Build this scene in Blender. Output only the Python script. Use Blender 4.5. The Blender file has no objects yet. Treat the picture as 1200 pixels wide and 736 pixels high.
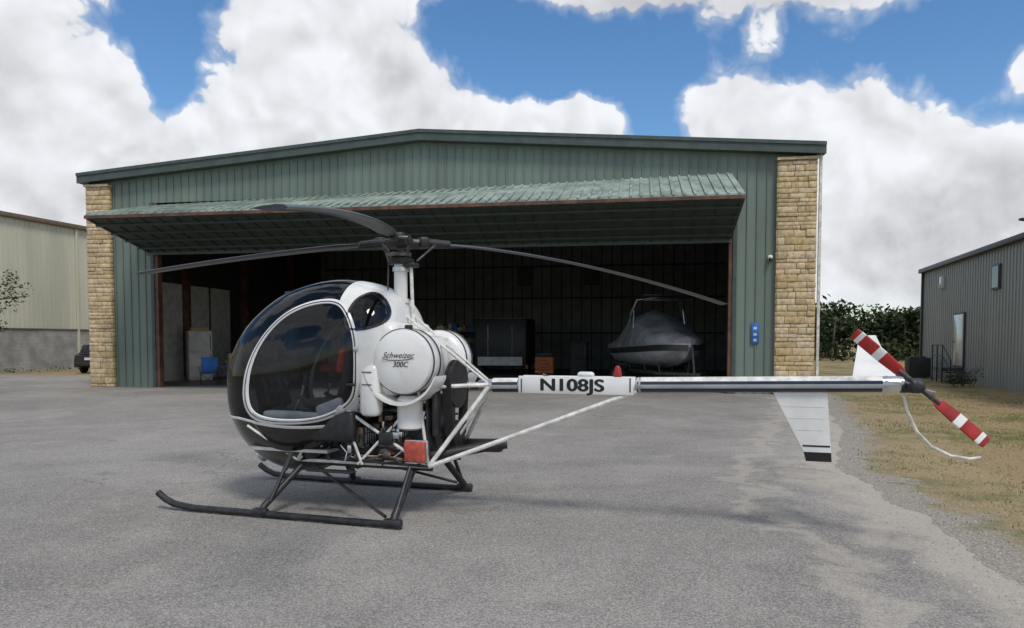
import bpy, math, random
import numpy as np
from mathutils import Vector, Matrix, Euler
random.seed(7); rng=np.random.default_rng(7)
R=math.radians
sc=bpy.context.scene
COL=sc.collection

# ------------------------------------------------------------ node helpers
def new_mat(name):
    m=bpy.data.materials.new(name); m.use_nodes=True
    nt=m.node_tree
    for n in list(nt.nodes): nt.nodes.remove(n)
    out=nt.nodes.new('ShaderNodeOutputMaterial')
    return m,nt,out
def N(nt,t,**kw):
    n=nt.nodes.new(t)
    for k,v in kw.items(): setattr(n,k,v)
    return n
def setin(nt,sock,v):
    if v is None: return
    if isinstance(v,bpy.types.NodeSocket): nt.links.new(v,sock)
    else:
        try: sock.default_value=v
        except Exception: sock.default_value=tuple(v)
def M(nt,op,a,b=None,c=None,clamp=False):
    n=N(nt,'ShaderNodeMath',operation=op,use_clamp=clamp)
    setin(nt,n.inputs[0],a); setin(nt,n.inputs[1],b)
    if c is not None: setin(nt,n.inputs[2],c)
    return n.outputs[0]
def VM(nt,op,a,b=None):
    n=N(nt,'ShaderNodeVectorMath',operation=op)
    setin(nt,n.inputs[0],a)
    if b is not None: setin(nt,n.inputs[1],b)
    return n.outputs[0]
def c4(c): return (c[0],c[1],c[2],1.0)
def MIX(nt,f,a,b,blend='MIX'):
    n=N(nt,'ShaderNodeMix',data_type='RGBA',blend_type=blend)
    setin(nt,n.inputs[0],f)
    setin(nt,n.inputs[6],a if isinstance(a,bpy.types.NodeSocket) else c4(a))
    setin(nt,n.inputs[7],b if isinstance(b,bpy.types.NodeSocket) else c4(b))
    return n.outputs[2]
def NOISE(nt,vec,scale,detail=4,rough=.55,dist=0):
    n=N(nt,'ShaderNodeTexNoise'); setin(nt,n.inputs['Vector'],vec)
    n.inputs['Scale'].default_value=scale; n.inputs['Detail'].default_value=detail
    n.inputs['Roughness'].default_value=rough; n.inputs['Distortion'].default_value=dist
    return n.outputs['Fac']
def SS(nt,v,a,b,o0=0.0,o1=1.0):
    n=N(nt,'ShaderNodeMapRange',interpolation_type='SMOOTHSTEP')
    setin(nt,n.inputs['Value'],v); n.inputs['From Min'].default_value=a; n.inputs['From Max'].default_value=b
    n.inputs['To Min'].default_value=o0; n.inputs['To Max'].default_value=o1
    return n.outputs['Result']
def POS(nt): return N(nt,'ShaderNodeNewGeometry').outputs['Position']
def OBJ(nt): return N(nt,'ShaderNodeTexCoord').outputs['Object']

def pmat(name,col,rough=.5,metal=0.,var=.12,scale=3.,bump=0.,bscale=40.,coat=0.,col2=None,streak=False,spec=.5):
    m,nt,out=new_mat(name)
    p=N(nt,'ShaderNodeBsdfPrincipled'); nt.links.new(p.outputs[0],out.inputs[0])
    o=OBJ(nt)
    o2=VM(nt,'MULTIPLY',o,(1,1,.12)) if streak else o
    f=NOISE(nt,o2,scale,3,.6)
    d=tuple(max(0,x*(1-var*1.6)) for x in col); l=tuple(min(1,x*(1+var)) for x in col)
    if col2: d=col2
    c=MIX(nt,SS(nt,f,.3,.7),d,l)
    setin(nt,p.inputs['Base Color'],c)
    rr=M(nt,'ADD',M(nt,'MULTIPLY',f,.2),rough-.1,clamp=True)
    setin(nt,p.inputs['Roughness'],rr); p.inputs['Metallic'].default_value=metal
    p.inputs['Specular IOR Level'].default_value=spec
    if coat: p.inputs['Coat Weight'].default_value=coat; p.inputs['Coat Roughness'].default_value=.06
    if bump:
        b=N(nt,'ShaderNodeBump'); b.inputs['Strength'].default_value=bump; b.inputs['Distance'].default_value=.02
        setin(nt,b.inputs['Height'],NOISE(nt,o,bscale,3)); nt.links.new(b.outputs[0],p.inputs['Normal'])
    return m

# ------------------------------------------------------------ mesh builder
class MB:
    def __init__(s): s.v=[]; s.f=[]; s.m=[]; s.sm=[]; s.mats=[]
    def mi(s,mat):
        if mat not in s.mats: s.mats.append(mat)
        return s.mats.index(mat)
    def add(s,vs,fs,mat,smooth=False,mtx=None):
        b=len(s.v)
        if mtx is not None: vs=[mtx@Vector(v) for v in vs]
        s.v.extend([tuple(v) for v in vs]); k=s.mi(mat)
        for f in fs: s.f.append(tuple(i+b for i in f)); s.m.append(k); s.sm.append(smooth)
    def box(s,c,d,mat,rot=None,bev=0.0,mtx=None):
        x,y,z=d[0]/2,d[1]/2,d[2]/2
        if bev<=0:
            vs=[(-x,-y,-z),(x,-y,-z),(x,y,-z),(-x,y,-z),(-x,-y,z),(x,-y,z),(x,y,z),(-x,y,z)]
            fs=[(0,3,2,1),(4,5,6,7),(0,1,5,4),(1,2,6,5),(2,3,7,6),(3,0,4,7)]
        else:
            b=min(bev,x*.98,y*.98,z*.98); vs=[];fs=[]
            lv=[(-z,b),(-z+b*.3,b*.3),(-z+b,0),(z-b,0),(z-b*.3,b*.3),(z,b)]
            for (zz,i) in lv:
                X=x-i;Y=y-i;bb=min(b*.9,X*.99,Y*.99) if min(X,Y)>0 else 0
                for (cx,cy,a0) in ((X-bb,Y-bb,0),(-X+bb,Y-bb,90),(-X+bb,-Y+bb,180),(X-bb,-Y+bb,270)):
                    for k in range(3):
                        a=R(a0+45*k); vs.append((cx+bb*math.cos(a),cy+bb*math.sin(a),zz))
            n=12
            for l in range(len(lv)-1):
                for k in range(n): fs.append((l*n+k,l*n+(k+1)%n,(l+1)*n+(k+1)%n,(l+1)*n+k))
            fs.append(tuple(range(n))[::-1]); fs.append(tuple(range((len(lv)-1)*n,len(lv)*n)))
        Mx=Matrix.Translation(c)
        if rot: Mx=Mx@Euler([R(a) for a in rot]).to_matrix().to_4x4()
        if mtx is not None: Mx=mtx@Mx
        s.add(vs,fs,mat,bev>0,Mx)
    def tube(s,pts,r,mat,n=10,cap=True):
        pts=[Vector(p) for p in pts]; L=len(pts)
        rs=r if isinstance(r,(list,tuple)) else [r]*L
        t0=(pts[1]-pts[0]).normalized()
        up=Vector((0,0,1)) if abs(t0.z)<.9 else Vector((1,0,0))
        a=t0.cross(up).normalized(); vs=[]
        for i in range(L):
            if i==0: t=pts[1]-pts[0]
            elif i==L-1: t=pts[-1]-pts[-2]
            else: t=(pts[i+1]-pts[i]).normalized()+(pts[i]-pts[i-1]).normalized()
            t.normalize(); a=(a-t*a.dot(t)).normalized(); b=t.cross(a)
            for k in range(n):
                g=2*math.pi*k/n; vs.append(pts[i]+(a*math.cos(g)+b*math.sin(g))*rs[i])
        fs=[]
        for i in range(L-1):
            for k in range(n): fs.append((i*n+k,i*n+(k+1)%n,(i+1)*n+(k+1)%n,(i+1)*n+k))
        if cap: fs.append(tuple(range(n))[::-1]); fs.append(tuple(range((L-1)*n,L*n)))
        s.add(vs,fs,mat,True)
    def lathe(s,prof,origin,axis,mat,n=32):
        ax=Vector(axis).normalized(); up=Vector((0,0,1)) if abs(ax.z)<.9 else Vector((1,0,0))
        a=ax.cross(up).normalized(); b=ax.cross(a); o=Vector(origin); vs=[];fs=[]
        for (d,r) in prof:
            for k in range(n):
                g=2*math.pi*k/n; vs.append(o+ax*d+(a*math.cos(g)+b*math.sin(g))*max(r,1e-4))
        for i in range(len(prof)-1):
            for k in range(n): fs.append((i*n+k,(i+1)*n+k,(i+1)*n+(k+1)%n,i*n+(k+1)%n))
        s.add(vs,fs,mat,True)
    def loft(s,rings,mat,cap=True,smooth=True,closed=True):
        n=len(rings[0]); vs=[p for r in rings for p in r]; fs=[]
        for i in range(len(rings)-1):
            for k in range(n if closed else n-1): fs.append((i*n+k,i*n+(k+1)%n,(i+1)*n+(k+1)%n,(i+1)*n+k))
        if cap: fs.append(tuple(range(n))[::-1]); fs.append(tuple(range((len(rings)-1)*n,len(rings)*n)))
        s.add(vs,fs,mat,smooth)
    def poly(s,pts,mat): s.add(pts,[tuple(range(len(pts)))],mat)
    def build(s,name,parent=None,loc=None,rotz=0):
        me=bpy.data.meshes.new(name); me.from_pydata(s.v,[],s.f)
        for m in s.mats: me.materials.append(m)
        me.polygons.foreach_set('material_index',s.m); me.polygons.foreach_set('use_smooth',s.sm)
        me.update()
        try: me.set_sharp_from_angle(angle=R(40))
        except Exception: pass
        o=bpy.data.objects.new(name,me); COL.objects.link(o)
        if parent: o.parent=parent
        if loc is not None: o.location=loc
        o.rotation_euler[2]=rotz
        return o
def empty(name,loc=(0,0,0),rotz=0):
    e=bpy.data.objects.new(name,None); COL.objects.link(e); e.location=loc; e.rotation_euler[2]=rotz; e.empty_display_size=.2
    return e
def text(body,name,parent,loc,rot,size,mat,shear=0,off=0,sx=1):
    c=bpy.data.curves.new(name,'FONT'); c.body=body; c.size=size; c.shear=shear; c.offset=off
    c.align_x='CENTER'; c.align_y='CENTER'; c.materials.append(mat)
    o=bpy.data.objects.new(name,c); COL.objects.link(o); o.parent=parent; o.location=loc
    o.rotation_euler=[R(a) for a in rot]; o.scale=(sx,1,1); return o

# ------------------------------------------------------------ materials
M_white=pmat('white_paint',(.76,.76,.74),.28,var=.07,coat=.4,scale=2.5)
M_whitetube=pmat('white_tube_paint',(.72,.71,.67),.35,var=.16,scale=14)
M_black=pmat('black_gloss_paint',(.007,.008,.010),.16,var=.1,coat=.6)
M_blackm=pmat('black_satin',(.022,.022,.024),.5,var=.3,scale=12)
M_rubber=pmat('rubber',(.02,.02,.02),.75)
M_skid=pmat('skid_black',(.022,.022,.025),.45,var=.4,scale=10)
M_alu=pmat('aluminium',(.62,.63,.65),.3,1.,var=.1,scale=6)
M_steel=pmat('dark_steel',(.12,.115,.11),.5,.7,var=.35,scale=15)
M_rust=pmat('hot_exhaust_steel',(.16,.10,.07),.6,.5,var=.5,scale=15)
M_red=pmat('red_paint',(.36,.020,.017),.42,var=.2,scale=8)
M_redc=pmat('faded_red_cover',(.50,.09,.06),.7,var=.2,scale=20)
M_seat=pmat('black_upholstery',(.03,.03,.033),.8,var=.2)
M_floor_in=pmat('cabin_floor',(.50,.50,.49),.6,var=.2)
M_blade=pmat('rotor_blade_grey',(.040,.043,.047),.38,var=.2,scale=2)
M_strip=pmat('navy_stripe',(.012,.014,.03),.25,coat=.5)
M_txt=pmat('black_lettering',(.01,.01,.01),.5)
M_guard=pmat('cream_tube',(.68,.66,.58),.4,var=.2,scale=10)
def glass(name,tint,haze=.02,gl=.9):
    m,nt,out=new_mat(name)
    t=N(nt,'ShaderNodeBsdfTransparent'); t.inputs[0].default_value=c4(tint)
    g=N(nt,'ShaderNodeBsdfGlossy'); g.inputs['Roughness'].default_value=.03; g.inputs[0].default_value=(gl,gl,gl,1)
    lw=N(nt,'ShaderNodeLayerWeight'); lw.inputs[0].default_value=.5
    f=M(nt,'ADD',.035,M(nt,'MULTIPLY',M(nt,'POWER',lw.outputs['Facing'],5.0),.75))
    ms=N(nt,'ShaderNodeMixShader'); nt.links.new(f,ms.inputs[0]); nt.links.new(t.outputs[0],ms.inputs[1]); nt.links.new(g.outputs[0],ms.inputs[2])
    d=N(nt,'ShaderNodeBsdfDiffuse'); d.inputs[0].default_value=(.3,.32,.34,1)
    ms2=N(nt,'ShaderNodeMixShader'); ms2.inputs[0].default_value=haze
    nt.links.new(ms.outputs[0],ms2.inputs[1]); nt.links.new(d.outputs[0],ms2.inputs[2]); nt.links.new(ms2.outputs[0],out.inputs[0])
    return m
M_glass=glass('tinted_bubble_plexiglass',(.10,.115,.13),.012)
M_doorglass=glass('door_plexiglass',(.55,.58,.62),.006)
M_winglass=pmat('window_glass',(.02,.025,.03),.08,var=.1)

# ------------------------------------------------------------ world
SUN_EL=56; sun_dir=Vector((.45,-.89,0)).normalized()*math.cos(R(SUN_EL)); sun_dir.z=math.sin(R(SUN_EL))
w=bpy.data.worlds.new('World'); sc.world=w; w.use_nodes=True
try: w.cycles.sampling_method='MANUAL'; w.cycles.sample_map_resolution=512
except Exception: pass
nt=w.node_tree
for n in list(nt.nodes): nt.nodes.remove(n)
wo=N(nt,'ShaderNodeOutputWorld')
sky=N(nt,'ShaderNodeTexSky',sky_type='NISHITA'); sky.sun_disc=False; sky.sun_elevation=R(SUN_EL)
sky.sun_rotation=math.atan2(sun_dir.x,sun_dir.y); sky.air_density=1.0; sky.dust_density=.5; sky.ozone_density=2.5
hs=N(nt,'ShaderNodeHueSaturation'); hs.inputs['Saturation'].default_value=1.22; nt.links.new(sky.outputs[0],hs.inputs['Color'])
bg1=N(nt,'ShaderNodeBackground'); nt.links.new(hs.outputs[0],bg1.inputs[0]); bg1.inputs[1].default_value=.14
d=N(nt,'ShaderNodeTexCoord').outputs['Generated']
d=VM(nt,'NORMALIZE',d)
sp=N(nt,'ShaderNodeSeparateXYZ'); nt.links.new(d,sp.inputs[0]); X,Y,Z=sp.outputs
az=M(nt,'ARCTAN2',X,Y); el=M(nt,'ARCSINE',Z)
blobs=[(-34,14,9.2,13,1.0),(-14.5,20,7.6,7,1.0),(-8,16.8,5,4,.9),(-18,12,13,4.6,1.0),(0,14.6,6,3.4,.95),(5.4,15.2,3.2,2.9,.85),
 (17,25.6,13,3.6,1.0),(27,24.6,5,2.8,.85),(6,26,5,2.2,.7),(-3,25.8,5,1.8,.75),
 (15.6,15.6,3.2,3.2,.95),(21,14.8,5,3.9,.95),(27.5,11.5,6,4.6,.95),(24,7,11,5.5,.95),(35,9.5,5,2.8,.8),(33,3.5,7,2.8,.75),(35,16.9,2.2,1.9,.85),(44,14,4,7,.9),
 (-24.7,20.5,1.5,5.5,-1.1)]
acc=None
for (a,e,sa,se,am) in blobs:
    u=M(nt,'MULTIPLY_ADD',az,1/R(sa),-R(a)/R(sa)); v=M(nt,'MULTIPLY_ADD',el,1/R(se),-R(e)/R(se))
    q=M(nt,'MULTIPLY_ADD',u,u,M(nt,'MULTIPLY',v,v))
    q=M(nt,'POWER',2.718,M(nt,'MULTIPLY',q,-1.0))
    acc=M(nt,'MULTIPLY_ADD',q,am,acc if acc is not None else 0.0)
back=SS(nt,Y,.72,.35); high=SS(nt,Z,.48,.62); oth=M(nt,'MAXIMUM',back,high)
big=NOISE(nt,d,2.2,2,.5)
acc=M(nt,'ADD',acc,M(nt,'MULTIPLY',oth,SS(nt,big,.38,.60)))
acc=M(nt,'MINIMUM',acc,1.15)
def puff(vec,octs):
    s=None
    for i,(sc_,am) in enumerate(octs):
        n_=NOISE(nt,VM(nt,'ADD',vec,(i*1.7,i*.9,i*2.3)),sc_,0)
        # rounded |noise| : soft bottoms in the creases
        t=M(nt,'MULTIPLY_ADD',n_,2.0,-1.0); t=M(nt,'SQRT',M(nt,'MULTIPLY_ADD',t,t,.004))
        s=M(nt,'MULTIPLY_ADD',t,am,s if s is not None else 0.0)
    return s
wn=N(nt,'ShaderNodeTexNoise'); setin(nt,wn.inputs['Vector'],d); wn.inputs['Scale'].default_value=9; wn.inputs['Detail'].default_value=2
dw=VM(nt,'ADD',d,VM(nt,'MULTIPLY',VM(nt,'SUBTRACT',wn.outputs['Color'],(.5,.5,.5)),(.05,.05,.05)))
P0=puff(dw,((6.5,.40),(13,.30),(27,.19),(56,.12),(115,.06)))
L3=((6.5,.40),(13,.30),(27,.15),(56,.05))
Q0=puff(dw,L3); P1=puff(VM(nt,'ADD',dw,(.009,0,.019)),L3)
wisp=NOISE(nt,d,12,6,.58)
dens=M(nt,'ADD',M(nt,'SUBTRACT',acc,.52),M(nt,'ADD',M(nt,'MULTIPLY_ADD',P0,1.15,-.28),M(nt,'MULTIPLY_ADD',wisp,.42,-.21)))
soft=SS(nt,el,R(20),R(23))
mask=M(nt,'MAXIMUM',SS(nt,dens,0.0,.12),M(nt,'MULTIPLY',SS(nt,dens,-.14,.18),.55))
relief=M(nt,'SUBTRACT',Q0,P1)
low=NOISE(nt,VM(nt,'ADD',d,(3,1,2)),5.5,5,.5)
core=SS(nt,dens,.12,.70)
br=M(nt,'MULTIPLY_ADD',relief,.85,.87)
br=M(nt,'SUBTRACT',br,M(nt,'MULTIPLY',M(nt,'MULTIPLY',core,SS(nt,low,.40,.66)),.30))
br=M(nt,'SUBTRACT',br,M(nt,'MULTIPLY',M(nt,'MULTIPLY',soft,SS(nt,az,R(-2),R(6))),.20))
br=M(nt,'MINIMUM',M(nt,'MAXIMUM',br,.38),.95)
cc=N(nt,'ShaderNodeCombineColor')
setin(nt,cc.inputs[0],M(nt,'MULTIPLY',br,.965)); setin(nt,cc.inputs[1],M(nt,'MULTIPLY',br,.985)); setin(nt,cc.inputs[2],M(nt,'MULTIPLY',br,1.03))
bg2=N(nt,'ShaderNodeBackground'); nt.links.new(cc.outputs[0],bg2.inputs[0]); bg2.inputs[1].default_value=1.0
mask=M(nt,'MULTIPLY',mask,SS(nt,el,R(-.5),R(4)))
ms=N(nt,'ShaderNodeMixShader'); setin(nt,ms.inputs[0],mask); nt.links.new(bg1.outputs[0],ms.inputs[1]); nt.links.new(bg2.outputs[0],ms.inputs[2])
nt.links.new(ms.outputs[0],wo.inputs[0])

sl=bpy.data.lights.new('sun','SUN'); sl.energy=2.1; sl.angle=R(15); sl.color=(1,.95,.88)
so=bpy.data.objects.new('sun',sl); COL.objects.link(so); so.location=(10,-20,30)
so.rotation_euler=(-sun_dir).to_track_quat('-Z','Y').to_euler()

# ------------------------------------------------------------ camera
cam=bpy.data.cameras.new('camera'); co=bpy.data.objects.new('camera',cam); COL.objects.link(co); sc.camera=co
co.location=(0,0,1.7); co.rotation_euler=(R(90-2.64),0,0); cam.lens=26; cam.sensor_width=36; cam.shift_y=.06; cam.clip_end=3000; cam.clip_start=.05
sc.view_settings.view_transform='Standard'; sc.view_settings.look='None'; sc.view_settings.exposure=0

# ------------------------------------------------------------ ground
def grass_col(nt):
    p=POS(nt)
    a=NOISE(nt,p,.35,4,.6); b=NOISE(nt,p,2.2,5,.65); c=NOISE(nt,p,30,3,.7)
    f=SS(nt,M(nt,'ADD',M(nt,'MULTIPLY',a,.6),M(nt,'MULTIPLY',b,.4)),.45,.62)
    col=MIX(nt,f,(.37,.28,.155),(.16,.165,.06))
    col=MIX(nt,SS(nt,c,.35,.7),col,MIX(nt,.45,col,(.08,.065,.035)))
    return col,c
m,nt,out=new_mat('dry_grass_ground'); p=N(nt,'ShaderNodeBsdfPrincipled'); nt.links.new(p.outputs[0],out.inputs[0]); p.inputs['Roughness'].default_value=.95
col,c=grass_col(nt); setin(nt,p.inputs['Base Color'],col)
b=N(nt,'ShaderNodeBump'); b.inputs['Strength'].default_value=.6; b.inputs['Distance'].default_value=.04; setin(nt,b.inputs['Height'],c); nt.links.new(b.outputs[0],p.inputs['Normal'])
p.inputs['Specular IOR Level'].default_value=.1
M_grass=m
g=MB(); g.poly([(-1500,-1500,0),(1500,-1500,0),(1500,1500,0),(-1500,1500,0)],M_grass); g.build('ground')

m,nt,out=new_mat('gravel_verge'); p=N(nt,'ShaderNodeBsdfPrincipled'); nt.links.new(p.outputs[0],out.inputs[0]); p.inputs['Roughness'].default_value=.95
at=N(nt,'ShaderNodeAttribute'); at.attribute_name='edge'
col,c=grass_col(nt); ps=POS(nt)
vo=N(nt,'ShaderNodeTexVoronoi'); setin(nt,vo.inputs['Vector'],ps); vo.inputs['Scale'].default_value=45
gc=MIX(nt,NOISE(nt,ps,60,2),(.30,.275,.235),(.52,.48,.42)); gc=MIX(nt,SS(nt,vo.outputs['Distance'],.15,.7),gc,(.24,.215,.18))
ww=M(nt,'ADD',at.outputs['Fac'],M(nt,'MULTIPLY',M(nt,'SUBTRACT',NOISE(nt,ps,2.6,6,.7),.5),1.9))
setin(nt,p.inputs['Base Color'],MIX(nt,SS(nt,ww,.20,.66),gc,col))
b=N(nt,'ShaderNodeBump'); b.inputs['Strength'].default_value=.5; b.inputs['Distance'].default_value=.02; setin(nt,b.inputs['Height'],vo.outputs['Distance']); nt.links.new(b.outputs[0],p.inputs['Normal'])
M_verge=m
m,nt,out=new_mat('weathered_asphalt'); p=N(nt,'ShaderNodeBsdfPrincipled'); nt.links.new(p.outputs[0],out.inputs[0])
ps=POS(nt); at=N(nt,'ShaderNodeAttribute'); at.attribute_name='edge'
big=NOISE(nt,ps,.28,4,.6,.6); mid=NOISE(nt,ps,1.6,5,.65); fine=NOISE(nt,ps,75,2,.7); f2=NOISE(nt,ps,28,3,.7)
vo=N(nt,'ShaderNodeTexVoronoi'); setin(nt,vo.inputs['Vector'],ps); vo.inputs['Scale'].default_value=95
col=MIX(nt,SS(nt,big,.33,.66),(.205,.194,.178),(.305,.288,.264))
col=MIX(nt,M(nt,'MULTIPLY',SS(nt,mid,.48,.75),.45),col,(.40,.375,.34))
col=MIX(nt,M(nt,'MULTIPLY',SS(nt,mid,.46,.28),.35),col,(.155,.149,.14))
col=MIX(nt,M(nt,'MULTIPLY',SS(nt,fine,.50,.62),.5),col,(.56,.53,.48))
col=MIX(nt,M(nt,'MULTIPLY',SS(nt,fine,.47,.34),.6),col,(.085,.081,.076))
col=MIX(nt,M(nt,'MULTIPLY',SS(nt,f2,.56,.75),.4),col,(.11,.106,.10))
st=NOISE(nt,ps,.9,2,.5,1.2); col=MIX(nt,M(nt,'MULTIPLY',SS(nt,st,.62,.78),.35),col,(.11,.106,.10))
sm=NOISE(nt,ps,4.2,4,.6,.5); col=MIX(nt,M(nt,'MULTIPLY',SS(nt,sm,.64,.72),.4),col,(.12,.115,.108))
vc=N(nt,'ShaderNodeTexVoronoi',feature='DISTANCE_TO_EDGE')
nz=N(nt,'ShaderNodeTexNoise'); setin(nt,nz.inputs['Vector'],ps); nz.inputs['Scale'].default_value=1.2; nz.inputs['Detail'].default_value=5
setin(nt,vc.inputs['Vector'],VM(nt,'ADD',ps,VM(nt,'MULTIPLY',nz.outputs['Color'],(1.4,1.4,0)))); vc.inputs['Scale'].default_value=.16
crk=M(nt,'MULTIPLY',SS(nt,vc.outputs['Distance'],.0028,.0006),SS(nt,NOISE(nt,ps,.35,2),.52,.6))
col=MIX(nt,M(nt,'MULTIPLY',crk,.55),col,(.07,.068,.063))
en=M(nt,'ADD',at.outputs['Fac'],M(nt,'MULTIPLY',M(nt,'SUBTRACT',NOISE(nt,ps,1.3,5,.65,.8),.5),2.2))
dust=M(nt,'ADD',M(nt,'MULTIPLY',SS(nt,en,.9,.1),.9),M(nt,'MULTIPLY',M(nt,'MULTIPLY',SS(nt,en,.95,1.2),SS(nt,en,1.6,1.25)),.6))
dust=M(nt,'MULTIPLY',dust,SS(nt,f2,.3,.55,.5,1.0))
col=MIX(nt,dust,col,MIX(nt,fine,(.36,.325,.27),(.54,.495,.42)))
setin(nt,p.inputs['Base Color'],col); p.inputs['Roughness'].default_value=.9; p.inputs['Specular IOR Level'].default_value=.2
hgt=M(nt,'ADD',M(nt,'MULTIPLY',vo.outputs['Distance'],-.7),M(nt,'ADD',M(nt,'MULTIPLY',f2,.8),M(nt,'MULTIPLY',mid,1.0)))
b=N(nt,'ShaderNodeBump'); b.inputs['Strength'].default_value=.55; b.inputs['Distance'].default_value=.012; setin(nt,b.inputs['Height'],hgt); nt.links.new(b.outputs[0],p.inputs['Normal'])
M_asph=m

EY=[-20,-5,0,3,5,8,9.5,12,15,21,23.6]; EX=[1.5,2.6,3.1,3.4,3.62,4.0,4.15,5.3,6.6,9.0,9.9]
ys=np.concatenate([np.arange(-20,2,.5),np.arange(2,14,.03),np.arange(14,23.6,.1)])
nzv=np.zeros(len(ys))
for k,(fq,am) in enumerate([(.7,.10),(1.9,.055),(4.1,.03),(9,.018),(21,.012),(43,.008)]): nzv+=am*np.sin(ys*fq+k*1.7+2*np.sin(ys*fq*.37+k))
ex=np.interp(ys,EY,EX)+nzv
def strip(name,offs,vals,mat,z):
    nv=len(offs); V=[];F=[];A=[]
    for i,y in enumerate(ys):
        for o,a in zip(offs,vals): V.append((ex[i]+o,y,z)); A.append(a)
    for i in range(len(ys)-1):
        for k in range(nv-1): F.append((i*nv+k,i*nv+k+1,(i+1)*nv+k+1,(i+1)*nv+k))
    me=bpy.data.meshes.new(name); me.from_pydata(V,[],F); me.materials.append(mat)
    at=me.attributes.new('edge','FLOAT','POINT'); at.data.foreach_set('value',A)
    o=bpy.data.objects.new(name,me); COL.objects.link(o)
strip('gravel_verge',[-.6,-.2,.2,.6,1.1,1.9],[0,0,.15,.55,1.0,1.8],M_verge,.004)
def asphalt():
    offs=[-70,-20,-8,-4,-2.5,-1.8,-1.3,-.9,-.6,-.3,0]; nv=len(offs); V=[];F=[];A=[]
    for i,y in enumerate(ys):
        for o in offs:
            nn=nzv[i]*(1 if o>-.5 else 0)
            V.append((ex[i]-nzv[i]+nn+o,y,.008)); A.append(-o)
    for i in range(len(ys)-1):
        for k in range(nv-1): F.append((i*nv+k,i*nv+k+1,(i+1)*nv+k+1,(i+1)*nv+k))
    b=len(V); yl=float(ys[-1])
    for q in [(-60.1,yl,.008),(9.4,yl,.008),(-15.6,27.75,.008),(-60,27.75,.008)]: V.append(q); A.append(5)
    F.append((b,b+1,b+2,b+3)); b=len(V)
    for q in [(-60,27.75,.008),(-15.6,27.75,.008),(-14.3,36.5,.008),(-24,37.5,.008),(-60,38.5,.008)]: V.append(q); A.append(5)
    F.append((b,b+1,b+2,b+3,b+4))
    me=bpy.data.meshes.new('asphalt_lot'); me.from_pydata(V,[],F); me.materials.append(M_asph)
    at=me.attributes.new('edge','FLOAT','POINT'); at.data.foreach_set('value',A)
    o=bpy.data.objects.new('asphalt_lot',me); COL.objects.link(o)
asphalt()

def gm(name,c): return pmat(name,c,.9,var=.25,spec=.1)
GB=[gm('grass_blade_dry',(.42,.33,.18)),gm('grass_blade_tan',(.34,.265,.14)),gm('grass_blade_green',(.17,.19,.06))]
n=60000
yy=3.5+rng.random(n)**1.7*20; exx=np.interp(yy,EY,EX); xx=exx+.15+rng.random(n)**.9*11
cl=np.sin(xx*1.3+yy*.7)+np.sin(xx*.6-yy*1.9)+np.sin(xx*4+yy*3.3)*.6
V=[];F=[];MI=[]
for i in range(n):
    if cl[i]<-1.0 and random.random()<.7: continue
    if xx[i]-exx[i]<.9 and random.random()>(xx[i]-exx[i])/.9: continue
    h=random.uniform(.008,.028)*(1+.6*(cl[i]>.6)); a=random.random()*6.28; wd=.002+.0015*random.random()+.0004*yy[i]; lx=random.uniform(-.03,.03); ly=random.uniform(-.03,.03)
    b=len(V); V+= [(xx[i]-wd*math.cos(a),yy[i]-wd*math.sin(a),.004),(xx[i]+wd*math.cos(a),yy[i]+wd*math.sin(a),.004),(xx[i]+lx,yy[i]+ly,.004+h)]
    F.append((b,b+1,b+2)); MI.append(2 if (cl[i]>.5 and random.random()<.65) else random.choice([0,0,1]))
me=bpy.data.meshes.new('grass'); me.from_pydata(V,[],F)
for q in GB: me.materials.append(q)
me.polygons.foreach_set('material_index',MI); o=bpy.data.objects.new('grass',me); COL.objects.link(o)
# loose gravel along the pavement edge
b=MB()
GS=[pmat('pebble_light',(.50,.47,.41),.9),pmat('pebble_grey',(.28,.265,.24),.9)]
for i in range(1500):
    y=3.2+rng.random()**1.4*13; x=float(np.interp(y,EY,EX))+rng.normal(0,.38); s=rng.uniform(.004,.013)
    vs=[(x+s*rng.uniform(.7,1.3),y,.006),(x,y+s*rng.uniform(.7,1.3),.006),(x-s*rng.uniform(.7,1.3),y,.006),(x,y-s*rng.uniform(.7,1.3),.006),(x+rng.uniform(-.3,.3)*s,y,.008+s*.9)]
    b.add(vs,[(0,1,4),(1,2,4),(2,3,4),(3,0,4)],GS[i%2])
b.build('loose_gravel')

# ------------------------------------------------------------ hangar
HL=Vector((-15.71,27.73,0)); HA=R(-9.6)
def hw(lx,ly,z=0):
    c,s=math.cos(HA),math.sin(HA); return (HL.x+c*lx-s*ly,HL.y+s*lx+c*ly,z)
hang=empty('metal_hangar',HL,HA)
W=25.62; DP=20.; ZE=7.72; ZP=8.68
def zr(x): return ZE+(ZP-ZE)*(1-abs(x-W/2)/(W/2))
M_green=pmat('sage_green_metal_siding',(.158,.203,.172),.45,var=.10,scale=.8,streak=True)
M_greenrib=pmat('sage_green_rib',(.140,.183,.154),.45,var=.12,scale=.8,streak=True)
M_trim=pmat('dark_green_trim',(.058,.08,.072),.45,var=.12)
M_doorskin=pmat('pale_green_door_skin',(.29,.355,.31),.5,var=.22,scale=1.5)  # door's upper skin: paler green than the wall siding
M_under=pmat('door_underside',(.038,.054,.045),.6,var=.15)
M_brown=pmat('red_oxide_steel',(.12,.055,.035),.6,var=.3)
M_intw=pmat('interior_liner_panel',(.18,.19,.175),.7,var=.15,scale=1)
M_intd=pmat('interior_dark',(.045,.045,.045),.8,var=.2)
M_intwh=pmat('interior_white_board',(.60,.60,.57),.7,var=.12)
M_conc=pmat('concrete_floor',(.20,.19,.18),.6,var=.15,scale=.7)
M_roof=pmat('roof_metal',(.25,.28,.26),.4,.3)
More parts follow.
